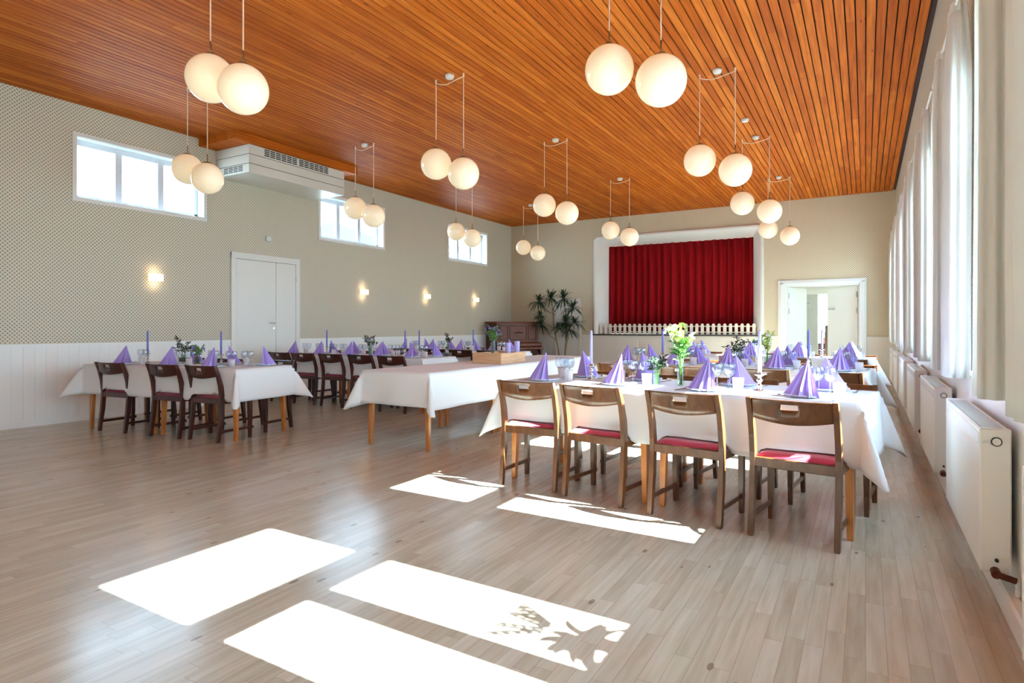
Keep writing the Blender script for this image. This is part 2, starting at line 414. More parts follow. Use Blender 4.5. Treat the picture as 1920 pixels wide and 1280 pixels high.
# stage opening
g = MB(); g.smooth = False
cx0, cx1, zt = SX[0], SX[1], SZ[1]
def arch(off, y, r, ztop, zb):
    # open outline from lower left, round upper corners, to lower right
    a, b = cx0+off, cx1-off; pts = [(a, y, zb)]
    for k in range(7):
        t = PI - k*PI/12; pts.append((a+r+r*math.cos(t), y, ztop-r+r*math.sin(t)))
    for k in range(7):
        t = PI/2 - k*PI/12; pts.append((b-r+r*math.cos(t), y, ztop-r+r*math.sin(t)))
    pts.append((b, y, zb)); return pts
loops = [arch(0, Y1+.02, .13, 3.57, 1.02), arch(0, Y1-.03, .13, 3.57, 1.02), arch(.03, Y1-.05, .12, 3.545, 1.02), arch(.09, Y1-.03, .09, 3.5, 1.02), arch(.2, Y1+.12, .05, 3.42, 1.02), arch(.27, Y1+.30, .02, 3.34, 1.02), arch(.27, Y1+.5, .02, 3.34, 1.02)]
n = len(loops[0]); vs = [p for l in loops for p in l]; g.smooth = True
g.add(vs, [(j*n+i, j*n+i+1, (j+1)*n+i+1, (j+1)*n+i) for j in range(len(loops)-1) for i in range(n-1)])
struct(g.build('trim_8', M['plaster']))
g = MB(); g.box(SX[0]-.05, SX[1]+.05, Y1-.06, Y1+1.6, .985, 1.02); g.m = 1; g.box(SX[0]-.02, SX[1]+.02, Y1-.016, Y1-.001, 0, .985)
for xx in (-5.6, -4.9, -3.5, -2.8): g.box(xx, xx+.6, Y1-.03, Y1-.016, .12, .86)
tag(g.build('stage_platform', [M['stagefl'], M['beige']]), 'dark edged stage floor over a beige panelled front in the end wall', 'stage')
struct(MB().box(SX[0]-.4, SX[1]+.4, Y1+1.5, Y1+1.6, 1.02, 3.9).build('wall_stage', M['plaster']))
# red stage curtain
def red_fn(x0, x1, seed):
    rr = random.Random(seed); ph = [rr.uniform(0, 6.28) for _ in range(4)]
    def f(u, v):
        x = x0+(x1-x0)*u
        w = .05*math.sin(u*PI*2*20+ph[0]+1.5*math.sin(u*11+ph[1])+.6*math.sin(v*2+u*9)*(1-v)) + .012*math.sin(u*PI*2*33+ph[2]) + .02*math.sin(u*PI*2*7+ph[3])
        return (x, Y1+.42+w*(1-.25*v), 1.03+2.36*v)
    return f
g = MB(); g.smooth = True; g.grid(330, 5, red_fn(-6.0, -2.22, 3))
o = g.build('stage_curtain', M['red']); md = o.modifiers.new('thick', 'SOLIDIFY'); md.thickness = .006
tag(o, 'closed dark red pleated curtain filling the stage opening', 'curtain')
# picket fence
fen = empty('picket_fence', (-4.12, Y1+.0, 1.02))
tag(fen, 'low cream picket fence along the front of the stage', 'fence')
MB().box(-1.93, 1.93, .012, .024, .045, .07).box(-1.93, 1.93, .012, .024, .185, .21).build('rail', M['fence'], fen)
pk = MB(); pts = [(-.036,0),(.036,0),(.036,.235),(.022,.258),(0,.266),(-.022,.258),(-.036,.235)]
pk.add([(x, -.006, z) for x, z in pts] + [(x, .012, z) for x, z in pts], [(0,1,2,3,4,5,6), tuple(range(13,6,-1))] + [(i, i+7, (i+1) % 7+7, (i+1) % 7) for i in range(7)])
p0 = pk.build('picket', M['fence'], fen)
for i in range(30):
    o = p0 if i == 0 else p0.copy()
    if i: COL.objects.link(o); o.parent = fen
    o.location = (-1.885+i*.13, 0, 0)

# ------------------------------------------------------------------ windows
nwin = 0
def right_window(y0, y1):
    global nwin; nwin += 1
    g = MB(); x0, x1 = XR+.12, XR+.19; z0, z1 = RZ
    g.cbox(x0, x1, y0, y0+.03, z0, z1); g.cbox(x0, x1, y1-.03, y1, z0, z1); g.cbox(x0, x1, y0, y1, z0, z0+.05); g.cbox(x0, x1, y0, y1, z1-.04, z1)
    ym = (y0+y1)/2 + .0; g.cbox(x0-.01, x1+.01, ym-.07, ym+.07, z0, 2.02); g.cbox(x0-.01, x1+.01, y0, y1, 2.0, 2.13)
    w = struct(g.build('window_%d' % nwin, M['frame']))
    g = MB(); xm = (x0+x1)/2
    for (a, b, c, d) in ((y0+.03, ym-.07, z0+.05, 2.0), (ym+.07, y1-.03, z0+.05, 2.0), (y0+.03, y1-.03, 2.13, z1-.04)): 
        struct(MB().box(xm-.002, xm+.002, a, b, c, d).build('pane', M['pane'], w))
    struct(MB().cbox(XR-.03, x0, y0-.03, y1+.03, z0-.035, z0, .006).build('window_sill', M['white'], w))
    # painted reveal boards, sides and head
    g = MB(); g.box(XR-.004, x0, y0-.001, y0+.006, z0, z1); g.box(XR-.004, x0, y1-.006, y1+.001, z0, z1); g.box(XR-.004, x0, y0, y1, z1-.006, z1+.001)
    struct(g.build('reveal', M['white'], w))
for a, b in RW: right_window(a, b)
def left_window(y0, y1):
    global nwin; nwin += 1
    z0, z1 = LZ; x1, x0 = XL-.13, XL-.18
    g = MB(); g.cbox(x0, x1, y0, y0+.06, z0, z1); g.cbox(x0, x1, y1-.06, y1, z0, z1); g.cbox(x0, x1, y0, y1, z0, z0+.06); g.cbox(x0, x1, y0, y1, z1-.08, z1)
    w3 = (y1-y0)/3
    for k in (1, 2): g.cbox(x0-.005, x1+.01, y0+w3*k-.045, y0+w3*k+.045, z0, z1)
    w = struct(g.build('window_%d' % nwin, M['frame']))
    xm = (x0+x1)/2
    for k in range(3): struct(MB().box(xm-.002, xm+.002, y0+w3*k+.045, y0+w3*(k+1)-.045, z0+.06, z1-.08).build('pane', M['pane'], w))
    g = MB(); c = .05
    for (a, b, zz0, zz1) in ((y0-c, y0, z0-c, z1+c), (y1, y1+c, z0-c, z1+c), (y0, y1, z0-c, z0), (y0, y1, z1, z1+c)): g.box(XL, XL+.02, a, b, zz0, zz1)
    g.box(x1, XL+.002, y0-.001, y0+.008, z0, z1); g.box(x1, XL+.002, y1-.008, y1+.001, z0, z1); g.box(x1, XL+.002, y0, y1, z0-.001, z0+.008); g.box(x1, XL+.002, y0, y1, z1-.008, z1+.001)
    struct(g.build('window_frame', M['white'], w))
for a, b in LW: left_window(a, b)
# neighbour roof outside the left windows
g = MB(); g.add([(-15,17.,4.3),(-15,34,4.3),(-21,17.,4.3),(-21,34,4.3),(-18,17.,5.3),(-18,34,5.3)], [(0,1,5,4),(2,4,5,3),(0,4,2),(1,3,5),(0,2,3,1)])
g.m = 1; g.box(-20.6, -15.4, 17.4, 33.6, -.7, 4.3)
tag(g.build('neighbour_house', [M['roof'], M['white2']]), 'neighbouring house with blue grey slate roof outside the high windows', 'house')

# ------------------------------------------------------------------ curtains, rod
ord_ = ['first', 'second', 'third', 'fourth', 'fifth', 'sixth', 'seventh', 'eighth']
def curtain(y0, seed, label):
    """one gathered curtain: a sheet folded into three rows that run out from the wall"""
    rr = random.Random(seed); ph = rr.uniform(0, 6.28); NR = 3
    def f(u, v):
        z = .9 + 2.2*v; t = u*NR; k = min(NR-1, int(t)); q = t-k
        sq = .5-.5*math.cos(PI*q) * (1.0); sq = .5*sq + .5*q
        X = 1-sq if k % 2 == 0 else sq
        wid = 1-.42*max(0, (v-.78)/.22)**1.5
        x = .472 + (X-.5)*.125*wid + .004*math.sin(4*v+seed)
        amp = .0095*(1-.5*v**3)
        y = y0 + .012 + (k+q**4)*.062*(1-.12*v) + amp*math.sin(X*2*PI*2.6+ph+.5*math.sin(v*2.2+seed)) + .012*math.sin(2.4*v+seed)*(1-v)
        return (x, y, z)
    g = MB(); g.smooth = True; g.grid(120, 26, f)
    o = g.build('window_curtain', M['curtain']); md = o.modifiers.new('t', 'SOLIDIFY'); md.thickness = .002
    tag(o, label, 'curtain', 'white curtains gathered beside the windows')
    g = MB(); g.smooth = True; g.grid(120, 3, lambda u, v: (f(u, .975+.025*v)[0]-.003, f(u, .98)[1]-.003, 3.06+.06*v)); g.build('heading_tape', M['curtain'], o)
for n in range(0, 7):
    curtain(2.41+2*n, n+3, 'long white curtain gathered on the far side of the %s window from the camera' % ord_[n])
    if n: curtain(3.15+2*(n-1), n+23, 'long white curtain gathered on the near side of the %s window from the camera' % ord_[n])
rod = empty('curtain_rod', (.462, 0, 3.1)); tag(rod, 'white curtain rod running above all the right-hand windows', 'curtain rod')
MB().tube([(0, .6, 0), (0, 14.95, 0)], .009, 8).build('rod', M['white'], rod)
for n in range(0, 8):
    MB().box(-.01, .088, .96+2*n-.01+.95, .96+2*n+.01+.95, -.012, .012).box(.07, .088, .93+2*n+.95, 1.0+2*n+.95, -.03, .03).build('bracket', M['chrome'], rod)

# ------------------------------------------------------------------ radiators
def mk_rad():
    r = empty('radiator')
    r['category'] = 'radiator'
    # local: face x=-.105, back x=0; y 0..1.25; z .18...78
    g = MB(); g.cbox(-.105, 0, 0, .02, .18, .78, .006); g.cbox(-.105, 0, 1.23, 1.25, .18, .78, .006); g.cbox(-.105, -.093, .015, 1.235, .185, .775, .004); g.cbox(-.014, -.002, .015, 1.235, .185, .775, .004)
    g.build('body', M['rad'], r)
    g = MB(); g.box(-.092, -.015, .02, 1.23, .755, .765)
    for k in range(40): g.box(-.09, -.016, .03+k*.03, .044+k*.03, .765, .774)
    g.box(-.1062, -.1045, .03, 1.22, .705, .755); g.build('top_grille', M['radgr'], r)
    g = MB(); g.v = []
    g.lathe([(.0,0),(.019,0),(.019,.004),(.013,.004),(.013,.006),(.0,.006)], 20, cap=False)
    g.v = [(x-.05, -z, y+.725) for x, y, z in g.v]
    g.build('round_badge', M['glide'], r)
    g = MB(); g.lathe([(.0,.0062),(.015,.0062),(.015,.0045)], 20, cap=False); g.lathe([(.0,.0075),(.004,.0075),(.004,.006)], 10, cap=False); g.v = [(x-.05, -z, y+.725) for x, y, z in g.v]
    g.build('badge_face', M['rad'], r)
    g = MB(); g.tube([(-.05, -.012, .235), (-.05, .012, .235)], .007, 10); g.build('plug', M['gap'], r)
    g = MB(); g.tube([(-.055, -.035, .185), (-.055, 0, .19)], .018, 12); g.tube([(-.055, -.03, .185), (.01, -.03, .17)], .013, 10); v = g.build('valve', M['copper'], r)
    MB().tube([(.01, -.03, .17), (.014, -.03, .17), (.014, -.03, .11)], .009, 8).build('pipe', M['white'], r)
    g = MB()
    for yy in (.2, 1.0): g.box(-.002, .022, yy, yy+.03, .25, .72)
    g.build('wall_bracket', M['gap'], r)
    return r
for n in range(0, 7):
    yy = 1.16+2*n if n == 0 else 3.2 + 1.98*(n-1)
    o = place('rad', mk_rad, (.52, yy, 0))
    tag(o, 'white panel radiator under the %s window from the camera' % ord_[n], 'radiator', 'radiators below the right-hand windows')

# ------------------------------------------------------------------ doors on left wall, end wall
g = MB(); y0, y1, zt = 6.18, 7.54, 2.40
g.cbox(XL, XL+.03, y0, y0+.09, 0, zt); g.cbox(XL, XL+.03, y1-.09, y1, 0, zt); g.cbox(XL, XL+.032, y0, y1, zt-.1, zt); g.m = 1; g.box(XL, XL+.004, y0+.09, y1-.09, 0, zt-.1)
d = struct(g.build('door_1', [M['door'], M['gap']]))
struct(MB().cbox(XL+.005, XL+.022, y0+.094, 7.03, .005, zt-.104, .003).build('door_leaf', M['door'], d))
struct(MB().cbox(XL+.005, XL+.022, 7.036, y1-.094, .005, zt-.104, .003).build('door_leaf', M['door'], d))
h = struct(MB().tube([(XL+.02, 6.985, 1.27), (XL+.065, 6.985, 1.27), (XL+.068, 6.86, 1.27)], .008, 8).lathe([(.001,0),(.02,0),(.02,.006),(.001,.006)], 12, (0,0,0)).build('door_handle', M['chrome'], d))
g = MB(); g.lathe([(.0,0),(.022,0),(.022,.006),(.0,.006)], 16, cap=False); g.v = [(z+XL+.022, x+6.985, y+1.18) for x, y, z in g.v]; struct(g.build('lock_plate', M['chrome'], d))
for hy in (y0+.09, y1-.09):
    for hz in (.3, 2.0): struct(MB().tube([(XL+.028, hy, hz), (XL+.028, hy, hz+.09)], .007, 8).build('hinge', M['chrome'], d))
# end wall double doorway
g = MB(); a, b = DX
def cas(x0, x1, z0, z1): g.cbox(x0, x1, Y1-.03, Y1, z0, z1); 
cas(a-.16, a, 0, 2.25); cas(b, b+.13, 0, 2.25); cas(a, b, 2.13, 2.25)
g.cbox(a-.11, a-.05, Y1-.042, Y1-.03, 0, 2.2); g.cbox(b+.05, b+.1, Y1-.042, Y1-.03, 0, 2.2); g.cbox(a-.11, b+.1, Y1-.042, Y1-.03, 2.17, 2.21)
g.box(a, a+.02, Y1, Y1+.2, 0, 2.13); g.box(b-.02, b, Y1, Y1+.2, 0, 2.13); g.box(a, b, Y1, Y1+.2, 2.11, 2.13)
d = struct(g.build('door_2', M['white']))
def leaf(hx, hy, ang, w, handle, nm='door_leaf'):
    q = 1 if handle else -1
    e = MB(); e.cbox(0, w, -.02, .02, .01, 2.1, .004)
    o = struct(e.build(nm, M['door'], d, (hx, hy, 0), ang))
    if handle: struct(MB().tube([(w-.05, .02*q, 1.6), (w-.05, .065*q, 1.6), (w-.19, .068*q, 1.6)], .012, 8).build('door_handle', M['chrome'], o))
    for z in (.3, 1.5, 1.85): struct(MB().tube([(0.012, .028*q, z), (0.012, .028*q, z+.12)], .011, 8).build('hinge', M['chrome'], o))
leaf(a+.03, Y1+.1, R(62), .7, False)
leaf(b-.03, Y1+.16, R(180-26), .66, True)
# room behind the doorway
g = MB(); yb = 17.6
g.box(-1.9, 1.2, yb, yb+.1, 2.05, 3); g.box(-.66, 1.2, yb, yb+.1, 0, 2.05); g.box(-1.98, -1.88, Y1+.2, 21, 0, 3); g.box(1.2, 1.3, Y1+.2, 21, 0, .9); g.box(1.2, 1.3, Y1+.2, 21, 2.4, 3); g.box(1.2, 1.3, Y1+.2, 18.6, .9, 2.4); g.box(1.2, 1.3, 20.2, 21, .9, 2.4)  # opening in the unseen right side wall is added to let in daylight
g.box(-1.9, -1.75, yb-.01, yb+.1, 0, 2.05)
g.box(-1.9, 1.2, 20.9, 21, 0, 1.0); g.box(-1.9, -1.6, 20.9, 21, 1.0, 2.2); g.box(-.4, 1.2, 20.9, 21, 1.0, 2.2); g.box(-1.9, 1.2, 20.9, 21, 2.2, 3); g.box(-1.98, 1.3, Y1+.2, 21.1, 3, 3.1)
struct(g.build('wall_next_room', M['white2']))
g = MB(); g.cbox(-1.6, -.4, 20.92, 20.97, 1.0, 1.05); g.cbox(-1.6, -.4, 20.92, 20.97, 2.15, 2.2); g.cbox(-1.6, -1.55, 20.92, 20.97, 1, 2.2); g.cbox(-.45, -.4, 20.92, 20.97, 1, 2.2); g.cbox(-1.02, -.98, 20.92, 20.97, 1, 2.2)
w = struct(g.build('window_13', M['frame'])); struct(MB().box(-1.56, -.44, 20.94, 20.945, 1.04, 2.16).build('pane', M['pane'], w))
o = MB().cbox(0, .72, -.02, .02, .01, 2.04, .004).build('door_3', M['door'], None, (-1.74, 17.45, 0), R(-14)); struct(o)
struct(MB().box(.42, .56, -.024, -.02, 1.68, 1.88).build('door_notice', M['white'], o)); struct(MB().box(.44,.54,-.026,-.0235,1.8,1.83).build('notice_mark', M['radgr'], o))
g = MB(); g.cbox(-1.2, -.1, 19.2, 19.9, 0, .74); g.cbox(-.98, -.84, 19.15, 19.25, 0, 1.25)
tag(g.build('dark_cabinet', M['darkfur']), 'dark brown furniture glimpsed through the open double doorway', 'cabinet')
g = MB(); g.cbox(-1.05, -.65, 19.3, 19.5, .74, .9); tag(g.build('cardboard_box', M['pink']), 'pinkish box on the dark furniture in the room beyond the doorway', 'box')
# small door behind the plant
g = MB(); a, b = -7.35, -6.57
g.cbox(a, a+.07, Y1-.03, Y1, 0, 1.96); g.cbox(b-.07, b, Y1-.03, Y1, 0, 1.96); g.cbox(a, b, Y1-.032, Y1, 1.89, 1.96); g.cbox(a+.07, b-.07, Y1-.014, Y1, 0, 1.89)
d3 = struct(g.build('door_4', M['beige']))

# ------------------------------------------------------------------ wall things
def mk_sconce():
    s = empty('wall_lamp'); s['category'] = 'wall lamp'
    MB().cbox(0, .02, -.06, .06, -.035, .035, .003).build('back_plate', M['brass'], s)
    MB().cbox(.02, .095, -.09, .09, -.05, .05, .008).build('lamp_shade', M['sconce'], s)
    return s
for i, (yy, w) in enumerate(((4.97, 'nearest the camera, left of the double door'), (9.12, 'first to the right of the double door'), (11.15, 'second to the right of the double door'), (13.18, 'farthest, nearest the piano'))):
    o = place('sconce', mk_sconce, (XL, yy, 1.9)); tag(o, 'small lit box wall lamp ' + w, 'wall lamp', 'box lamps on the left wall')
    L = bpy.data.lights.new('wall_lamp_light', 'POINT'); L.energy = .25; L.color = (1, .72, .42); L.shadow_soft_size = .03
    for dz in (-.09, .09):
        lo = bpy.data.objects.new('wall_lamp_light', L); COL.objects.link(lo); lo.location = (XL+.07, yy, 1.9+dz)
tag(MB().cbox(XL, XL+.04, 6.84, 6.93, 2.64, 2.73, .008).build('motion_sensor', M['soap']), 'small white square sensor above the double door', 'sensor')
g = MB(); g.smooth = False; g.lathe([(.0,.0),(.05,.0),(.055,-.01),(.045,-.035),(0,-.037)], 20, (-1.43, 8.87, ZC), cap=False)
tag(g.build('smoke_detector', M['soap']), 'round white smoke detector on the wooden ceiling', 'smoke detector')
# wooden housing and air unit
tag(MB().box(XL, -7.87, 5.65, 8.1, 3.93, ZC+.005).build('wooden_housing', M['slat']), 'orange wood box between ceiling and white ventilation unit', 'housing')
ac = empty('ventilation_unit', (XL, 5.93, 3.51)); tag(ac, 'long white ventilation unit with black slots high on the left wall', 'ventilation unit')
g = MB(); zz = [0, .135, .275, .42]
g.box(0.01, .782, .008, 1.912, .003, .417); g.build('core', M['gap'], ac)
for k in range(3): MB().cbox(0, .79, 0, 1.92, zz[k]+(.004 if k else 0), zz[k+1]-.004, .003).build('panel', M['ac'], ac)
g = MB()
for c in range(4):
    for r in range(4): g.box(.2+c*.115, .3+c*.115, -.002, .01, .03+r*.024, .042+r*.024)
g.build('side_grille', M['grill'], ac)
g = MB()
for h6 in (0, 6):
    g = MB(); a0 = .27+h6*.105+(.03 if h6 else 0)
    g.box(.786, .7905, a0-.006, a0+.616, .292, .408)
    g.m = 1
    for r in range(5): g.box(.7885, .794, a0-.008, a0+.618, .288+r*.0285, .298+r*.0285)
    for c in range(7): g.box(.7885, .794, a0-.012+c*.105, a0-.002+c*.105, .288, .412)
    g.build('front_grille', [M['grill'], M['ac']], ac)

# ------------------------------------------------------------------ pendants
def mk_pendant():
    p = empty('pendant_lamp'); p['category'] = 'pendant lamp'
    # z=0 is ceiling
    g = MB(); g.smooth = True; g.lathe([(.0,0),(.05,0),(.052,-.02),(.04,-.045),(.0,-.05)], 16, cap=False); g.build('ceiling_cup', M['soap'], p)
    g = MB(); g.smooth = True
    pts = [(-.2+.4*i/14, .022*math.sin(2*PI*i/14), -.05-.045*math.sin(PI*i/14)**.7+ .0) for i in range(15)]
    g.tube(pts, .006, 6); g.build('curved_arm', M['cord'], p)
    for s, zc in ((-1, -.985), (1, -1.14)):
        x = .19*s
        MB().tube([(x, 0, -.03), (x, 0, zc+.28)], .0055, 6).tube([(x, 0, -.02), (x, 0, -.06)], .011, 8).build('cord', M['cord'], p)
        g = MB(); g.smooth = True; g.tube([(x, 0, zc+.28), (x, 0, zc+.17)], .006, 8); g.lathe([(.0,.19),(.035,.186),(.05,.168),(.052,.16)], 20, (x,0,zc), cap=False)
        g.build('socket', M['brass'], p)
        g = MB(); g.smooth = True; g.sphere((x, 0, zc), .176, 32, 18); g.build('globe_shade', M['globe'], p)
    return p
rows = {'left': (-6.75, (4.35, 7.1, 9.83, 12.56)), 'middle': (-4.07, (2.85, 5.64, 8.37, 11.18)), 'right': (-1.42, (4.2, 7.0, 9.74, 12.56))}
for r, (x, ys) in rows.items():
    for i, yy in enumerate(ys):
        o = place('pend', mk_pendant, (x, yy, ZC))
        tag(o, 'pendant with two glowing opal globes, %s of the %s row from the camera' % (ord_[i], r), 'pendant lamp', 'twin globe pendants')

# ------------------------------------------------------------------ chairs
def grid_solid(g, cols, rows_, fn, thick, skip):
    """fn(i,j)->(x,y,z) front surface; thickness along -y"""
    idx = {}
    def vid(i, j, s):
        if (i, j, s) not in idx:
            x, y, z = fn(i, j); idx[(i, j, s)] = len(g.v); g.v.append((x, y - (thick if s else 0), z))
        return idx[(i, j, s)]
    cells = [(i, j) for i in range(cols) for j in range(rows_) if not skip(i, j)]
    cs = set(cells)
    def F(*q): g.f.append(q); g.mi.append(g.m); g.sm.append(g.smooth)
    for (i, j) in cells:
        F(vid(i,j,0), vid(i,j+1,0), vid(i+1,j+1,0), vid(i+1,j,0)); F(vid(i,j,1), vid(i+1,j,1), vid(i+1,j+1,1), vid(i,j+1,1))
        if (i-1, j) not in cs: F(vid(i,j,0), vid(i,j,1), vid(i,j+1,1), vid(i,j+1,0))
        if (i+1, j) not in cs: F(vid(i+1,j,0), vid(i+1,j+1,0), vid(i+1,j+1,1), vid(i+1,j,1))
        if (i, j-1) not in cs: F(vid(i,j,0), vid(i+1,j,0), vid(i+1,j,1), vid(i,j,1))
        if (i, j+1) not in cs: F(vid(i,j+1,0), vid(i,j+1,1), vid(i+1,j+1,1), vid(i+1,j+1,0))
def mk_chair(wood_m):
    def f():
        c = empty('dining_chair'); c['category'] = 'chair'; W = .225
        prof = [(0,-.205),(.02,-.203),(.25,-.172),(.4,-.16),(.48,-.16),(.58,-.172),(.7,-.205),(.8,-.243)]
        for s in (-1, 1):
            g = MB(); g.rects([(s*W, y, z, .030 if 0 < z < .79 else .026, (.034 if z < .1 else .046 if .2 < z < .7 else .036)) for z, y in prof]); l = g.build('leg', wood_m, c)
            MB().lathe([(.012,0),(.013,.004)], 8, (s*W, -.205, -.001)).build('foot_glide', M['glide'], l)
            g = MB(); g.rects([(s*W, .19, 0, .026, .032), (s*W, .19, .2, .032, .042), (s*W, .19, .445, .034, .044)]); l = g.build('leg', wood_m, c)
            MB().lathe([(.012,0),(.013,.004)], 8, (s*W, .19, -.001)).build('foot_glide', M['glide'], l)
            MB().cbox(s*W-.009, s*W+.009, -.19, .235, .095, .125, .003).build('stretcher', wood_m, c)
        g = MB(); g.cbox(-W, W, -.178, -.152, .395, .452, .004); g.cbox(-W, W, .178, .202, .395, .445, .004)
        for s in (-1, 1): g.cbox(s*W-.012, s*W+.012, -.165, .19, .395, .45, .004)
        g.build('seat_frame', wood_m, c)
        g = MB(); g.smooth = True
        def seat(u, v):
            a = u*2-1; b = v*2-1; e = max(abs(a), abs(b)); 
            return (a*.218, .02+b*.172+(.0 if b > 0 else 0), .452+.028*(1-e**6)**.5*(1-.12*(1-a*a)*(1-b*b)))
        g.grid(17, 17, seat); g.box(-.214, .214, -.148, .19, .425, .454); g.build('seat', M['seat'], c)
        g = MB(); g.smooth = True; N = 28
        xs = [-.215+.43*i/N for i in range(N+1)]
        def fn(i, j):
            x = xs[i]; t = x/.215; bow = -.035*(1-t*t)
            zb = .660+.026*abs(t)**1.8; ztp = .797+.0*t*t
            ax = abs(x); hs = .0155*math.sqrt(max(0, 1-(max(0, ax-.042)/.0132)**2)) if ax < .055 else .0
            zs = [zb, zb+(.745-zb)*.5, .759-max(hs,.001), .759+max(hs,.001), ztp-.010, ztp]
            z = zs[j]; ln = -.185-(z-.62)*.30
            return (x, ln+bow+(.004 if j in (0,5) else .008), z)
        sk = lambda i, j: j == 2 and abs((xs[i]+xs[i+1])/2) < .053
        grid_solid(g, N, 5, fn, .018, sk); g.build('backrest', wood_m, c)
        return c
    return f
def chair(kind, x, y, rz, label, group):
    o = place('chair'+kind, mk_chair(M['chair'+kind]), (x, y, 0), rz)
    tag(o, label, 'chair', group); return o

# ------------------------------------------------------------------ tables
class Frame:
    def __init__(s, x, y, a): s.x, s.y, s.a = x, y, R(a)
    def w(s, u, v): return (s.x+u*math.cos(s.a)-v*math.sin(s.a), s.y+u*math.sin(s.a)+v*math.cos(s.a))
def table(fr, u0, u1, v0, v1, h, label, group):
    cxy = fr.w((u0+u1)/2, (v0+v1)/2); hw, hd = (u1-u0)/2, (v1-v0)/2
    t = empty('banquet_table', (cxy[0], cxy[1], 0), fr.a); tag(t, label, 'table', group)
    MB().cbox(-hw+.004, hw-.004, -hd+.004, hd-.004, h-.03, h-.004, .004).build('tabletop', M['tleg'], t)
    MB().box(-hw+.07, hw-.07, -hd+.07, -hd+.09, h-.1, h-.03).box(-hw+.07, hw-.07, hd-.09, hd-.07, h-.1, h-.03).box(-hw+.07, -hw+.09, -hd+.07, hd-.07, h-.1, h-.03).box(hw-.09, hw-.07, -hd+.07, hd-.07, h-.1, h-.03).build('apron', M['tleg'], t)
    for sx in (-1, 1):
        for sy in (-1, 1):
            g = MB(); g.rects([(sx*(hw-.06), sy*(hd-.06), 0, .028, .028), (sx*(hw-.06), sy*(hd-.06), .01, .034, .034), (sx*(hw-.075), sy*(hd-.075), h-.03, .05, .05)]); g.build('leg', M['tleg'], t)
def cloth(fr, u0, u1, v0, v1, h, over, label, group, bumps=(), seed=0, flare=.46, end=None):
    """bumps: list of (side 'near'/'far', u) where a chair seat lifts the hem"""
    rr = random.Random(seed); end = over if end is None else end
    du, dv = .035, .035
    us = []; 
    NA = int((u1-u0)/.03); NB = int((v1-v0)/.06)
    A = [u0 - end + end*i/10 for i in range(10)] + [u0 + (u1-u0)*i/NA for i in range(NA+1)] + [u1 + end*(i+1)/10 for i in range(10)]
    B = [v0 - over + over*i/10 for i in range(10)] + [v0 + (v1-v0)*i/NB for i in range(NB+1)] + [v1 + over*(i+1)/10 for i in range(10)]
    ph = [rr.uniform(0, 6.28) for _ in range(8)]
    cxy = fr.w(0, 0); g = MB(); g.smooth = True; vs = []
    creases = [u0+(u1-u0)*k/6 for k in range(1, 6)]
    for b in B:
        for a in A:
            oa = max(0, a-u1)-max(0, u0-a); ob = max(0, b-v1)-max(0, v0-b)
            ca = min(max(a, u0), u1); cb = min(max(b, v0), v1); d = math.hypot(oa, ob)
            if d < 1e-6:
                z = h + .003 + .0015*math.sin(a*5+ph[0])*math.sin(b*7+ph[1]); vs.append((ca, cb, z)); continue
            th = abs(math.atan2(abs(ob), abs(oa))) if oa and ob else 0
            cor = math.sin(2*th)**2 if (oa and ob) else 0
            wav = .028*math.sin(a*6.5+ph[2]) + .014*math.sin(a*15+ph[3]) if ob and not oa else (.025*math.sin(b*8+ph[4]) if oa and not ob else 0)
            near_c = 0
            fl = .06 + flare*cor + wav*1.6
            dr = math.sqrt(max(.05, 1-min(.9, fl)**2))
            dmax = d
            if oa and ob: dmax = min(d, (over*1.32))
            # small rounding at table edge
            zz = h + .003 - dr*dmax; r = fl*dmax + .006
            nx, ny = (oa/d, ob/d)
            x = ca + nx*r; y = cb + ny*r
            vs.append((x, y, max(zz, .12)))
    for i, (x, y, z) in enumerate(vs):
        for side, u in bumps:
            if abs(x-u) < .25 and ((side == 'near' and y < v0+.01) or (side == 'far' and y > v1-.01)) and z < .485:
                k = max(0, 1-max(0, abs(x-u)-.2)/.05); z = z*(1-k)+ (.487+.002*(z-.4)/.06)*k
        vs[i] = (x, y, z)
    nA = len(A)
    g.add(vs, [(j*nA+i, j*nA+i+1, (j+1)*nA+i+1, (j+1)*nA+i) for j in range(len(B)-1) for i in range(nA-1)])
    o = g.build('tablecloth', M['cloth'], None, (fr.x, fr.y, 0), fr.a); tag(o, label, 'tablecloth', group)
    md = o.modifiers.new('t', 'SOLIDIFY'); md.thickness = .0015; md.offset = 1
    return o

# ------------------------------------------------------------------ tableware
def mk_plate():
    g = MB(); g.smooth = True; g.lathe([(.0,.004),(.075,.004),(.085,.001),(.09,.004),(.13,.017),(.131,.02),(.088,.009),(.0,.008)], 32, cap=False)
    o = g.build('dinner_plate', M['plate']); o['category'] = 'plate'; return o
def mk_napkin():
    g = MB(); N = 8; vs = [(0, .02, .215)]; 
    for k in range(N*2+1):
        a = PI + PI*k/(N*2); r = .15 if k % 2 == 0 else .112
        if k in (0, N*2): r = .15
        vs.append((r*math.cos(a), r*math.sin(a)*1.0+.03, .0 if k % 2 == 0 else .006))
    for k in range(N*2+1):
        a = PI + PI*k/(N*2); vs.append((.010*math.cos(a), (.022+.010*math.sin(a)), .203))
    n = N*2+1
    fs = [(1+k, 2+k, 1+n+k+1, 1+n+k) for k in range(n-1)] + [(1+n+k, 2+n+k, 0) for k in range(n-1)] + [(1, 1+n, 0, 2*n, n)]
    g.add(vs, fs); o = g.build('paper_napkin', M['napkin']); o['category'] = 'napkin'; 
    md = o.modifiers.new('t', 'SOLIDIFY'); md.thickness = .0012
    return o
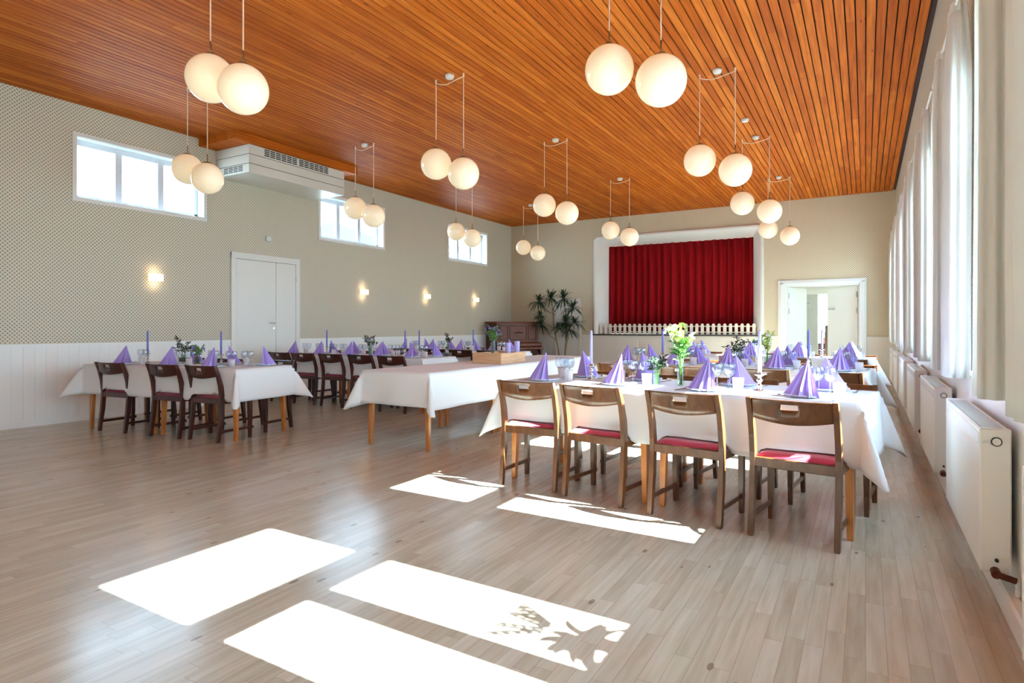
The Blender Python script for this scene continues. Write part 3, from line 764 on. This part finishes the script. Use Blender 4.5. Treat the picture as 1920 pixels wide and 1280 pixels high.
def mk_wine():
    w = empty('wine_glass'); w['category'] = 'glass'
    g = MB(); g.smooth = True; g.lathe([(.034,0),(.034,.002),(.008,.005),(.0045,.015),(.004,.075),(.007,.082)], 20); g.build('stem', M['glass'], w)
    g = MB(); g.smooth = True; g.lathe([(.004,.08),(.022,.088),(.036,.108),(.040,.132),(.037,.158),(.033,.172),(.0315,.172),(.0355,.157),(.0385,.132),(.0345,.109),(.021,.09),(.002,.083)], 22, cap=False); g.build('bowl', M['glass'], w)
    return w
def mk_tumbler():
    g = MB(); g.smooth = True; g.lathe([(.0,0),(.030,0),(.036,.085),(.0345,.085),(.029,.006),(.0,.006)], 20, cap=False)
    o = g.build('tumbler', M['frost']); o['category'] = 'glass'; return o
def mk_fork():
    g = MB(); g.cbox(-.004, .004, -.1, .04, 0, .003, .001); g.cbox(-.011, .011, .035, .06, .001, .004, .001)
    for x in (-.0095, -.0035, .0025, .0075): g.box(x, x+.003, .06, .1, .002, .004)
    g.cbox(-.008, .008, -.105, -.06, 0, .003, .001); o = g.build('fork', M['steel']); o['category'] = 'fork'; return o
def mk_knife():
    k = MB(); k.cbox(-.006, .006, -.11, -.01, 0, .005, .0015); k.add([(-.008,-.01,0),(.006,-.01,0),(.008,.09,0),(-.002,.11,0),(-.008,-.01,.002),(.006,-.01,.002),(.008,.09,.002),(-.002,.11,.002)], [(0,3,2,1),(4,5,6,7),(0,1,5,4),(1,2,6,5),(2,3,7,6),(3,0,4,7)])
    o = k.build('table_knife', M['steel']); o['category'] = 'knife'; return o
def mk_stick():
    g = MB(); g.smooth = True; g.lathe([(.0,0),(.045,0),(.044,.006),(.018,.012),(.01,.02),(.016,.03),(.022,.036),(.012,.044),(.009,.055),(.017,.066),(.024,.072),(.013,.08),(.012,.095),(.034,.106),(.036,.11),(.013,.112),(.013,.122),(.0,.122)], 20, cap=False)
    o = g.build('candlestick', M['silver']); o['category'] = 'candlestick'; return o
def mk_candle(m):
    def f():
        g = MB(); g.smooth = True; g.lathe([(.0115,0),(.012,.01),(.0105,.25),(.006,.268),(.002,.272)], 14)
        o = g.build('taper_candle', m); o['category'] = 'candle'; MB().tube([(0,0,.27),(.001,0,.28)], .001, 5).build('wick', M['wick'], o); return o
    return f
ITEMS = dict(plate=mk_plate, napkin=mk_napkin, wine=mk_wine, tumbler=mk_tumbler, fork=mk_fork, knife=mk_knife)
def setting(fr, u, v, side, h, where, jit, napkin=True):
    """place setting; side 'near' diner at -v, 'far' diner at +v"""
    s = 1 if side == 'near' else -1; a = fr.a + (0 if s == 1 else PI)
    def P(du, dv): return fr.w(u+du*s, v+dv*s)
    z = h + .0055
    def put(key, lab, cat, grp, du, dv, dz=0, da=0):
        p = P(du, dv); o = place(key, ITEMS[key], (p[0], p[1], z+dz), a+da); tag(o, lab, cat, grp)
    jr = random.Random(int(jit*1000)); j = lambda k: jr.uniform(-k, k)
    put('plate', 'white dinner plate %s' % where, 'plate', 'dinner plates', 0, 0)
    if napkin: put('napkin', 'lavender pleated cone napkin %s' % where, 'napkin', 'lavender napkins', j(.01), j(.01), .009, -R(52)+j(.14))
    put('wine', 'right stemmed wine glass %s' % where, 'glass', 'wine glasses', .10+j(.01), .2+j(.01))
    put('wine', 'left stemmed wine glass %s' % where, 'glass', 'wine glasses', .01+j(.01), .215+j(.01))
    put('tumbler', 'small clear tumbler %s' % where, 'glass', 'tumblers', .165+j(.01), .105+j(.01))
    put('fork', 'steel fork %s' % where, 'fork', 'forks', -.165, 0, 0, j(.05)); put('knife', 'steel knife %s' % where, 'knife', 'knives', .165, -.015, 0, j(.05))

def bouquet(x, y, z, seed, hgt, spread, style, label, vase_label, vr=.028, vh=.14, fan=0):
    rr = random.Random(seed)
    va = empty('glass_vase', (x, y, z)); tag(va, vase_label, 'vase', 'flower vases')
    g = MB(); g.smooth = True
    prof = [(.0,0),(vr*.85,0)]
    for k in range(11): prof.append((vr*(.85+.15*k/10)+(.0015 if k % 2 else 0), .005+(vh-.005)*k/10))
    prof += [(vr*.95, vh), (vr*.8, .01), (.0, .01)]
    g.lathe(prof, 20, cap=False); g.build('vessel', M['vase'], va)
    bo = empty('flower_bouquet', (x, y, z+.008)); tag(bo, label, 'flowers', 'table flowers')
    st = MB(); lf = MB(); lf2 = MB(); bl = MB(); st.smooth = True
    leafm, blm = {'tall': ('leaf', 'petal'), 'green': ('leaf', 'purple'), 'dark': ('leafD', 'plum'), 'pale': ('leafL', 'petal'), 'purple': ('leaf', 'purple')}[style]
    ns = 17 if style == 'tall' else 12 if style != 'small' else 5
    for i in range(ns):
        a = rr.uniform(0, 6.28); sp = spread*rr.uniform(.25, 1)*(1.5 if i % 5 == 0 else 1); L = hgt*rr.uniform(.6, 1)
        b = Vector((rr.uniform(-.4,.4)*vr, rr.uniform(-.4,.4)*vr, 0)); t = Vector((math.cos(a)*sp, math.sin(a)*sp, L)); mid = Vector((math.cos(a)*sp*.25, math.sin(a)*sp*.25, max(vh, L*.55)))
        pts = [b, b.lerp(mid, .5)+Vector((0,0,.0)), mid, mid.lerp(t, .55)+Vector((0,0,.015)), t]
        st.tube(pts, [.0016]*4+[.0008], 5)
        for q in range(9):
            f = rr.uniform(.35, 1); base = mid.lerp(t, max(0, (f-.3)/.7)); ang = rr.uniform(0, 6.28); ll = rr.uniform(.025, .06)*(1.4 if style == 'tall' else 1); w = ll*rr.uniform(.14,.26)
            d = Vector((math.cos(ang), math.sin(ang), rr.uniform(.1, 1.1))).normalized(); sd = d.cross(Vector((0,0,1))).normalized(); up = sd.cross(d)*.003
            (lf2 if style == 'tall' and f > .72 else lf).add([base, base+d*ll*.5+sd*w+up, base+d*ll, base+d*ll*.5-sd*w+up, base+d*ll*.5+up*4], [(0,1,4),(1,2,4),(2,3,4),(3,0,4),(0,3,2,1)])
        if i % 2 == 0 or style in ('pale', 'purple'):
            for q in range(5):
                c = t+Vector((rr.uniform(-.014,.014), rr.uniform(-.014,.014), rr.uniform(-.03,.01))); bl.sphere(c, rr.uniform(.006,.011), 7, 5, sz=.8)
    st.build('stems', M['stem'], bo); lf.build('leaves', M[leafm], bo)
    if lf2.v: lf2.build('lime_sprigs', M['leafL'], bo)
    bl.build('blossoms', M[blm], bo)
def candle(x, y, z, kind, where, tilt=0):
    o = place('stick', mk_stick, (x, y, z)); tag(o, 'silver beaded candlestick %s' % where, 'candlestick', 'silver candlesticks')
    o = place('candle'+kind, mk_candle(M['candle' if kind == 'L' else 'candleD']), (x, y, z+.1225)); o.rotation_euler = (tilt, 0, 0) if tilt else (0,0,0)
    tag(o, 'unlit %s taper candle %s' % ('pale lavender' if kind == 'L' else 'blue violet', where), 'candle', 'taper candles')

def seat_row(fr, name, h, v0, v1, near, far, ck, dn=.0, napn=None, nap_f=None, rz_j=None, cnear=None, cfar=None, inset=.17):
    """near/far: list of u for place settings, cnear/cfar: chair u"""
    cn = ck
    def od(i, n): return ['leftmost', 'second from left', 'third from left', 'fourth from left', 'fifth from left', 'sixth from left'][i] if i < n-1 or n == 1 else 'rightmost'
    for i, u in enumerate(near): setting(fr, u, v0+inset, 'near', h, 'on near side, %s, %s' % (name, od(i, len(near))), seed_of(name)+i*.37+.1)
    for i, u in enumerate(far): setting(fr, u, v1-inset, 'far', h, 'on far side, %s, %s' % (name, od(i, len(far))), seed_of(name)+i*.37+.7)
    wd = 'brown chair, red seat' if ck == 'A' else 'dark chair, red seat'
    for i, (u, v, a) in enumerate(cnear):
        p = fr.w(u, v); chair(ck, p[0], p[1], fr.a+R(a), '%s, %s on near side, %s' % (wd, od(i, len(cnear)), name), 'dining chairs')
    for i, (u, v, a) in enumerate(cfar):
        p = fr.w(u, v); chair(ck, p[0], p[1], fr.a+PI+R(a), '%s, %s on far side, %s' % (wd, od(i, len(cfar)), name), 'dining chairs')
def seed_of(n): return sum(ord(c) for c in n)*.013

# --- right block. frame origin at near right corner, u negative to the left
HA = .775
T1 = Frame(-.02, 3.87, -6.8)
def loc(fr, x, y):
    dx, dy = x-fr.x, y-fr.y; c, s = math.cos(-fr.a), math.sin(-fr.a); return (dx*c-dy*s, dx*s+dy*c)
n1 = 'front right table row'
table(T1, -1.235, 0, 0, .83, HA, 'white-clothed wooden table at right end of the front right row', 'banquet tables')
table(T1, -2.475, -1.24, 0, .83, HA, 'white-clothed wooden table at left end of the front right row', 'banquet tables')
cn = []
for (x, y, a) in ((-2.18, 4.215, 6), (-1.60, 4.125, -2), (-.945, 4.02, -2), (-.32, 3.92, -2)):
    u, v = loc(T1, x, y); cn.append((u, v, a))
cf = [(-2.15, .81, 0), (-1.5, .79, 2), (-.92, .81, -2), (-.27, .80, 0)]
cloth(T1, -2.475, 0, 0, .83, HA, .36, 'white tablecloth over the front right banquet tables', 'white tablecloths', [('near', c[0]) for c in cn]+[('far', c[0]) for c in cf], 1, flare=.34)
T1n = [loc(T1, x, y)[0] for x, y in ((-2.19, 4.3), (-1.55, 4.2), (-.92, 4.1), (-.31, 4.05))]
T1f = [loc(T1, x, y)[0] for x, y in ((-2.03, 4.86), (-1.5, 4.75), (-.78, 4.69), (-.2, 4.69))]
seat_row(T1, n1, HA, 0, .83, T1n, T1f, 'A', cnear=cn, cfar=cf)
candle(-1.90, 4.56, HA+.006, 'L', 'near left end of the front right table'); candle(-.60, 4.28, HA+.006, 'L', 'on right half of the front right table')
bouquet(-1.14, 4.38, HA+.006, 5, .43, .09, 'tall', 'tall lime green and white flower bouquet at middle of front right table', 'slim ribbed vase with tall bouquet on the front right table', .028, .15)
bouquet(-1.31, 4.36, HA+.006, 9, .19, .07, 'dark', 'small sprig bouquet left of the tall bouquet on front right table', 'small clear vase left of the slim ribbed vase on front right table', .03, .09)

T2 = Frame(0, 6.42, -6.0)
n2 = 'second right table row'
table(T2, -1.37, 0, 0, .83, HA, 'white-clothed wooden table at right end of the second right row', 'banquet tables')
table(T2, -2.75, -1.375, 0, .83, HA, 'white-clothed wooden table at left end of the second right row', 'banquet tables')
cn = []
for (x, y) in ((-2.33, 6.62), (-1.62, 6.56), (-.83, 6.5), (-.22, 6.42)):
    u, v = loc(T2, x, y); cn.append((u, v, random.uniform(-3, 3)))
cf = [(-2.4, .84, 0), (-1.6, .82, 2), (-.9, .82, -2), (-.24, .82, 0)]
cloth(T2, -2.75, 0, 0, .83, HA, .36, 'white tablecloth over the second right banquet tables', 'white tablecloths', [('near', c[0]) for c in cn]+[('far', c[0]) for c in cf], 2)
seat_row(T2, n2, HA, 0, .83, [loc(T2, x, 6.6)[0] for x in (-2.42, -1.84, -1.28, -.78, -.22)], [loc(T2, x, 7.1)[0] for x in (-2.3, -1.7, -1.2, -.72, -.14)], 'A', cnear=cn, cfar=cf)
candle(-2.02, 6.97, HA+.006, 'D', 'on left half of the second right table'); candle(-.5, 6.86, HA+.006, 'D', 'on right half of the second right table', R(-2.5))
bouquet(-1.2, 6.95, HA+.006, 14, .3, .12, 'dark', 'dark leafy bouquet with plum flowers on second right table', 'vase under the dark bouquet on the second right table', .03, .12)
bouquet(-.9, 6.95, HA+.006, 15, .36, .08, 'pale', 'pale yellow and white bouquet on the second right table', 'vase under the pale bouquet on the second right table', .03, .13)

T3 = Frame(.03, 8.98, -6.0)
n3 = 'third right table row'
table(T3, -1.37, 0, 0, .83, HA, 'white-clothed wooden table at right end of the third right row', 'banquet tables')
table(T3, -2.75, -1.375, 0, .83, HA, 'white-clothed wooden table at left end of the third right row', 'banquet tables')
cn = []
for (x, y) in ((-2.2, 9.15), (-1.51, 9.08), (-.81, 9.02), (-.19, 8.96)):
    u, v = loc(T3, x, y); cn.append((u, v, random.uniform(-3, 3)))
cf = [(-2.4, .84, 0), (-1.6, .82, 2), (-.9, .82, -2), (-.24, .82, 0)]
cloth(T3, -2.75, 0, 0, .83, HA, .36, 'white tablecloth over the third right banquet tables', 'white tablecloths', [('near', c[0]) for c in cn]+[('far', c[0]) for c in cf], 3)
seat_row(T3, n3, HA, 0, .83, [loc(T3, x, 9.2)[0] for x in (-2.3, -1.45, -.82, -.2)], [loc(T3, x, 9.65)[0] for x in (-2.25, -1.45, -.8, -.15)], 'A', cnear=cn, cfar=cf)
candle(-2.3, 9.5, HA+.006, 'L', 'on left half of the third right table'); candle(-.52, 9.45, HA+.006, 'L', 'on right half of the third right table')
bouquet(-1.35, 9.5, HA+.006, 24, .32, .09, 'green', 'green bouquet with purple flowers on the third right table', 'vase under the bouquet on the third right table', .03, .12)

# --- middle buffet table
HB = .757
TM = Frame(-3.6, 4.66, 0)
for i, w in enumerate(('nearest the camera', 'in the middle of the run', 'nearest the stage')):
    table(TM, -.86, 0, i*1.31, i*1.31+1.305, HB, 'long buffet table section %s, white cloth' % w, 'buffet tables')
cloth(TM, -.86, 0, 0, 3.92, HB, .33, 'white tablecloth over the long central buffet table', 'white tablecloths', [], 6, end=.36, flare=.36)
TM2 = Frame(-3.72, 6.2, 2)
cr = empty('wooden_crate', (-3.93, 6.5, HB+.006), R(2)); tag(cr, 'low pale wooden crate with flowers and candles on buffet table', 'crate')
for (x0, x1, y0, y1) in ((-.2,.2,-.32,-.305),(-.2,.2,.305,.32),(-.2,-.185,-.305,.305),(.185,.2,-.305,.305)): MB().cbox(x0, x1, y0, y1, 0, .125, .003).build('side_board', M['crate'], cr)
MB().cbox(-.185, .185, -.305, .305, .004, .016, .002).build('bottom_board', M['crate'], cr)
MB().cbox(-.184, .184, -.304, .304, .10, .108, .002).build('tray_board', M['crate'], cr)
bouquet(-3.98, 6.42, HB+.116, 33, .33, .09, 'purple', 'green bouquet with purple blossoms standing in the wooden crate', 'clear vase standing in the wooden crate', .03, .13)
for (x, y, hh, w) in ((-3.88, 6.62, .13, 'left one'), (-3.83, 6.76, .15, 'right one')):
    g = MB(); g.smooth = False; g.lathe([(.034,0),(.035,.004),(.035,hh-.004),(.032,hh),(.01,hh-.003)], 24)
    o = g.build('pillar_candle', M['candle'], None, (x, y, HB+.116)); tag(o, 'short thick lavender pillar candle in the wooden crate, %s' % w, 'candle', 'pillar candles')
    MB().tube([(0,0,hh-.004),(0,0,hh+.008)], .0012, 5).build('wick', M['wick'], o)

# --- left block
HL = .755
L1 = Frame(-5.66, 4.07, 8.0)
m1 = 'front left table row'
table(L1, -1.19, 0, 0, .82, HL, 'white-clothed wooden table at right end of the front left row', 'banquet tables')
table(L1, -2.38, -1.195, 0, .82, HL, 'white-clothed wooden table at left end of the front left row', 'banquet tables')
cn = []
for (x, y, a) in ((-7.48, 3.98, -2), (-6.62, 4.08, -2), (-6.04, 4.16, -5)):
    u, v = loc(L1, x, y); cn.append((u, v, a))
cf = [(-1.9, .82, 0), (-1.15, .82, 3), (-.4, .80, -2)]
cloth(L1, -2.38, 0, 0, .82, HL, .34, 'white tablecloth over the front left banquet tables', 'white tablecloths', [('near', c[0]) for c in cn]+[('far', c[0]) for c in cf], 11)
seat_row(L1, m1, HL, 0, .82, [loc(L1, x, 4.2)[0] for x in (-7.62, -6.83, -6.2)], [loc(L1, x, 4.6)[0] for x in (-7.1, -6.5, -5.98)], 'B', cnear=cn, cfar=cf)
candle(-7.75, 4.34, HL+.006, 'D', 'on left half of the front left table'); candle(-6.7, 4.62, HL+.006, 'D', 'on right half of the front left table')
bouquet(-7.2, 4.46, HL+.006, 41, .3, .13, 'dark', 'dark sprawling bouquet with plum flowers on front left table', 'vase under the dark bouquet on the front left table', .03, .1)
bouquet(-6.95, 4.48, HL+.006, 42, .22, .07, 'green', 'small green sprig bouquet on the front left table', 'small round vase right of the dark bouquet, front left table', .035, .08)

L2 = Frame(-5.33, 6.74, 1.0)
m2 = 'second left table row'
table(L2, -1.49, 0, 0, .82, HL, 'white-clothed wooden table at right end of the second left row', 'banquet tables')
table(L2, -2.98, -1.495, 0, .82, HL, 'white-clothed wooden table at left end of the second left row', 'banquet tables')
cn = []
for (x, y) in ((-8.12, 6.85), (-7.56, 6.83), (-6.97, 6.84), (-6.36, 6.84), (-5.75, 6.8)):
    u, v = loc(L2, x, y); cn.append((u, v, random.uniform(-3, 3)))
cf = [(-2.5, .82, 0), (-1.9, .82, 2), (-1.3, .8, -2), (-.5, .84, 0)]
cloth(L2, -2.98, 0, 0, .82, HL, .34, 'white tablecloth over the second left banquet tables', 'white tablecloths', [('near', c[0]) for c in cn]+[('far', c[0]) for c in cf], 12)
seat_row(L2, m2, HL, 0, .82, [loc(L2, x, 6.9)[0] for x in (-8.05, -7.45, -6.83, -6.25, -5.65)], [loc(L2, x, 7.4)[0] for x in (-7.72, -7.2, -6.6, -6.05, -5.6)], 'B', cnear=cn, cfar=cf)
candle(-7.62, 7.15, HL+.006, 'D', 'on left half of the second left table'); candle(-5.98, 7.15, HL+.006, 'D', 'on right half of the second left table'); candle(-5.75, 7.2, HL+.006, 'D', 'near right end of the second left table')
bouquet(-6.7, 7.17, HL+.006, 43, .3, .1, 'dark', 'dark green leafy bouquet on the second left table', 'vase under the bouquet on the second left table', .03, .12)

L3 = Frame(-5.35, 9.12, 0)
m3 = 'third left table row'
table(L3, -1.49, 0, 0, .82, HL, 'white-clothed wooden table at right end of the third left row', 'banquet tables')
table(L3, -2.98, -1.495, 0, .82, HL, 'white-clothed wooden table at left end of the third left row', 'banquet tables')
cn = [(-2.2, .1, 0), (-1.5, .1, 2), (-.89, .08, 0), (-.3, .1, -2)]; cf = [(-2.2, .82, 0), (-1.4, .82, 0), (-.7, .84, 2)]
cloth(L3, -2.98, 0, 0, .82, HL, .34, 'white tablecloth over the third left banquet tables', 'white tablecloths', [('near', c[0]) for c in cn]+[('far', c[0]) for c in cf], 13)
seat_row(L3, m3, HL, 0, .82, [-2.4, -1.75, -1.1, -.4], [-2.3, -1.7, -1.1, -.35], 'B', cnear=cn, cfar=cf)
candle(-6.35, 9.55, HL+.006, 'D', 'on the third left table')
bouquet(-6.9, 9.5, HL+.006, 44, .32, .1, 'dark', 'dark green leafy bouquet on the third left table', 'vase under the bouquet on the third left table', .03, .12)

# ------------------------------------------------------------------ piano
pi_ = empty('upright_piano', (-8.17, 13.4, 0), R(60)); tag(pi_, 'brown walnut upright piano with carved panels in the far left corner', 'piano')
# local x along front (0..1.25), local +y goes back; front faces -y
Lp = 1.25
MB().cbox(.04, Lp-.04, .0, .55, .0, 1.30, .006).build('body', M['piano'], pi_)
MB().cbox(-.01, .045, .02, .6, .0, 1.31, .008).build('side_panel', M['pianoD'], pi_); MB().cbox(Lp-.045, Lp+.01, .02, .6, .0, 1.31, .008).build('side_panel', M['pianoD'], pi_)
MB().cbox(-.04, Lp+.04, -.03, .62, 1.31, 1.345, .008).cbox(-.02, Lp+.02, -.015, .6, 1.29, 1.31, .005).build('top_lid', M['piano'], pi_)
g = MB()
for (a, b) in ((.07, .32), (.36, .89), (.93, 1.18)):
    for (x0, x1, z0, z1) in ((a, b, .86, .885), (a, b, 1.225, 1.25), (a, a+.025, .86, 1.25), (b-.025, b, .86, 1.25)): g.cbox(x0, x1, -.014, .002, z0, z1, .003)
g.build('panel_moulding', M['pianoD'], pi_)
g = MB(); g.smooth = True
for k in range(-4, 5): g.sphere((.625+k*.035, -.004, 1.055+.012*math.cos(k*1.4)), .026-.003*abs(k), 10, 7, sy=.45, sz=.8)
g.build('carved_ornament', M['pianoD'], pi_)
MB().cbox(-.0, Lp, -.27, .01, .62, .68, .008).cbox(0, Lp, -.2, .0, .68, .80, .03).build('key_lid', M['piano'], pi_)
MB().cbox(.03, Lp-.03, -.012, .0, .1, .56, .004).build('lower_panel', M['pianoD'], pi_)
for x in (.02, Lp-.09):
    g = MB(); g.rects([(x+.035, -.2, .0, .07, .08), (x+.035, -.2, .06, .05, .05), (x+.035, -.2, .4, .055, .06), (x+.035, -.16, .62, .07, .16)]); g.build('leg', M['pianoD'], pi_)
MB().cbox(-.02, .1, -.26, .1, 0, .06, .006).cbox(Lp-.1, Lp+.02, -.26, .1, 0, .06, .006).build('toe_block', M['pianoD'], pi_)
MB().box(.56, .6, -.08, 0, .05, .065).box(.65, .69, -.08, 0, .05, .065).build('pedal', M['brass'], pi_)

# ------------------------------------------------------------------ dracaena
def wxz(px, py, Y):
    u = (px-960)/1148.; X = (.866*u-.5)/(.5*u+.866)*Y; Z = -X*.5+Y*.866; return X, 1.2-(py-613)*Z/1148.
pl = empty('potted_dracaena', (-6.85, 14.55, 0)); tag(pl, 'tall thin-leaved dracaena in front of the small end wall door', 'plant')
g = MB(); g.smooth = True; g.lathe([(.0,0),(.13,0),(.18,.3),(.19,.3),(.19,.33),(.165,.33),(.16,.29),(0,.29)], 24, cap=False); g.build('pot', M['pot'], pl)
g = MB(); g.lathe([(.0,.292),(.16,.29)], 20, cap=False); g.build('soil', M['soil'], pl)
rp = random.Random(4); tufts = []
for (px, py, r) in ((1010,566,.27),(1033,560,.3),(1056,560,.3),(1074,578,.28),(1014,610,.24),(1060,604,.27),(1078,606,.26),(1066,618,.28),(1046,614,.18),(1012,592,.18)):
    Y = 14.5+rp.uniform(-.15,.15); x, z = wxz(px, py, Y); tufts.append((Vector((x+6.85, Y-14.55, z)), r))
br = MB(); br.smooth = True
for s in ((-.28,.0),(.06,.03),(.16,-.05)):
    br.tube([(s[0]*.3, s[1], .28), (s[0]*.7, s[1]+.03, .8), (s[0], s[1], 1.25), (s[0]*1.1, s[1], 1.7)], [.022,.02,.017,.012], 8)
for p, r in tufts:
    s = min(((-.28,.0),(.06,.03),(.16,-.05)), key=lambda q: abs(q[0]-p.x)); zz = max(.5, p.z-.35)
    br.tube([(s[0]*.8, s[1], zz), ((s[0]+p.x)/2, (s[1]+p.y)/2, zz+.12), tuple(p-Vector((0,0,.05))), tuple(p)], [.012,.01,.008,.007], 6)
br.build('stems', M['bark'], pl)
for p, r in tufts:
    lf = MB()
    for k in range(60):
        a = rp.uniform(0, 6.28); el = rp.uniform(-.35, 1.35); L = 1.25*r*rp.uniform(.7, 1.15); w = .016
        d = Vector((math.cos(a)*math.cos(el), math.sin(a)*math.cos(el), math.sin(el))); sd = d.cross(Vector((0,0,1)))
        sd = sd.normalized() if sd.length > .01 else Vector((1,0,0)); N = 5; vs = []
        for i in range(N+1):
            t = i/N; q = p + d*L*t + Vector((0,0,-1))*L*.55*t*t*(1.1-math.sin(max(el,0))*.6); ww = w*math.sin(PI*min(1, .15+.85*t))**.6 if i < N else .0005
            vs += [q-sd*ww, q+sd*ww+Vector((0,0,.001)), q+Vector((0,0,-.003))]
        lf.add(vs, [f for i in range(N) for f in ((i*3, i*3+3, i*3+5, i*3+2), (i*3+2, i*3+5, i*3+4, i*3+1), (i*3, i*3+1, i*3+4, i*3+3))])
    lf.build('leaf_crown', M['leafD'], pl)

# ------------------------------------------------------------------ sill plants
def sill_plant(y, seed, h, label, n=8):
    rr = random.Random(seed); e = empty('orchid', (.60, y, .951)); tag(e, label, 'plant', 'orchids on the window sills')
    g = MB(); g.smooth = True; g.lathe([(.0,0),(.042,0),(.055,.095),(.05,.095),(.045,.085),(0,.085)], 20, cap=False); g.build('pot', M['petal'], e)
    g = MB()
    for k in range(n):
        a = rr.uniform(0, 6.28); L = rr.uniform(.15, .28); w = rr.uniform(.014, .026); el = rr.uniform(.25, .9)
        sy = 1.0; sx = .35; d = Vector((math.cos(a)*math.cos(el)*sx, math.sin(a)*math.cos(el)*sy, math.sin(el))).normalized(); sd = d.cross(Vector((.6,.1,.2))).normalized(); N = 6; vs = []
        for i in range(N+1):
            t = i/N; q = Vector((0,0,.085))+d*L*t+Vector((0,0,-1))*L*.5*t*t; ww = w*math.sin(PI*(.08+.9*t))**.7
            vs += [q-sd*ww, q+sd*ww, q+Vector((-.002,0,-.003))]
        g.add(vs, [f for i in range(N) for f in ((i*3, i*3+3, i*3+5, i*3+2), (i*3+2, i*3+5, i*3+4, i*3+1), (i*3, i*3+1, i*3+4, i*3+3))])
    g.build('leaves', M['leaf'], e)
    g = MB(); b = MB(); b.smooth = True
    for k in range(5):
        dy = rr.uniform(-.11, .11); pts = [(0,0,.08), (.0, dy*.3, .08+h*.5), (-.01, dy, .08+h*.85), (-.02, dy*1.7, .08+h*.95)]
        g.tube(pts, .003, 6)
        for q in range(5):
            t = .5+q*.12; p = Vector(pts[1]).lerp(Vector(pts[3]), min(1, (t-.4)*1.5)); 
            for s in range(5):
                an = s*1.257; b.sphere(p+Vector((-.005, math.cos(an)*.014, math.sin(an)*.014)), .011, 7, 5, sx=.35)
    g.build('flower_stems', M['stem'], e); b.build('flowers', M['petal'], e)
sill_plant(2.14, 3, .3, 'orchid on the sill of the first window, nearest the camera', 18)
sill_plant(3.78, 4, .22, 'small orchid on the sill of the second window from the camera', 6)
sill_plant(6.0, 5, .36, 'orchid on the sill of the third window from the camera', 8)
sill_plant(8.1, 6, .4, 'orchid on the sill of the fourth window from the camera', 8)
sill_plant(12.1, 8, .36, 'orchid on the sill of the sixth window from the camera', 8)

# ------------------------------------------------------------------ light
W = bpy.data.worlds.new('World'); S.world = W; W.use_nodes = True
nt = W.node_tree; bg = nt.nodes['Background']
tc = nt.nodes.new('ShaderNodeTexCoord'); sp = nt.nodes.new('ShaderNodeSeparateXYZ'); rp_ = nt.nodes.new('ShaderNodeValToRGB')
nt.links.new(tc.outputs['Generated'], sp.inputs[0]); nt.links.new(sp.outputs[2], rp_.inputs[0]); nt.links.new(rp_.outputs[0], bg.inputs[0])
rp_.color_ramp.elements[0].position = 0; rp_.color_ramp.elements[0].color = (.62,.87,1,1); rp_.color_ramp.elements[1].position = .8; rp_.color_ramp.elements[1].color = (.44,.72,1,1)
bg.inputs[1].default_value = 13
sun = bpy.data.lights.new('sun', 'SUN'); sun.energy = 84; sun.angle = R(.5); sun.color = (.82, 1, 1.07)
so = bpy.data.objects.new('sun', sun); COL.objects.link(so)
so.rotation_euler = Vector((-1, .025, -.70)).to_track_quat('-Z', 'Y').to_euler()
def portal(x, y, z, sx, sz, ry):
    L = bpy.data.lights.new('window_portal', 'AREA'); L.shape = 'RECTANGLE'; L.size = sx; L.size_y = sz; L.cycles.is_portal = True
    o = bpy.data.objects.new('window_portal', L); COL.objects.link(o); o.location = (x, y, z); o.rotation_euler = (0, ry, 0)
for a, b in RW: portal(XR+TH+.02, (a+b)/2, (RZ[0]+RZ[1])/2, RZ[1]-RZ[0], b-a, PI/2)
for a, b in LW: portal(XL-TH-.02, (a+b)/2, (LZ[0]+LZ[1])/2, LZ[1]-LZ[0], b-a, -PI/2)

# ------------------------------------------------------------------ camera, view
cam = bpy.data.cameras.new('camera'); cam.sensor_width = 36; cam.lens = 1148/1920*36; cam.shift_y = -27/1920; cam.clip_start = .02
co = bpy.data.objects.new('camera', cam); COL.objects.link(co); co.location = (0, 0, 1.2); co.rotation_euler = (R(90), 0, R(30)); S.camera = co
S.view_settings.view_transform = 'Standard'; S.view_settings.look = 'None'; S.view_settings.exposure = .66; S.view_settings.gamma = 1
S.view_settings.use_curve_mapping = False
S.cycles.use_denoising = True; S.cycles.max_bounces = 10; S.cycles.diffuse_bounces = 6; S.cycles.transparent_max_bounces = 24; S.cycles.transmission_bounces = 6
S.cycles.sample_clamp_indirect = 8; S.cycles.caustics_reflective = False; S.cycles.caustics_refractive = False
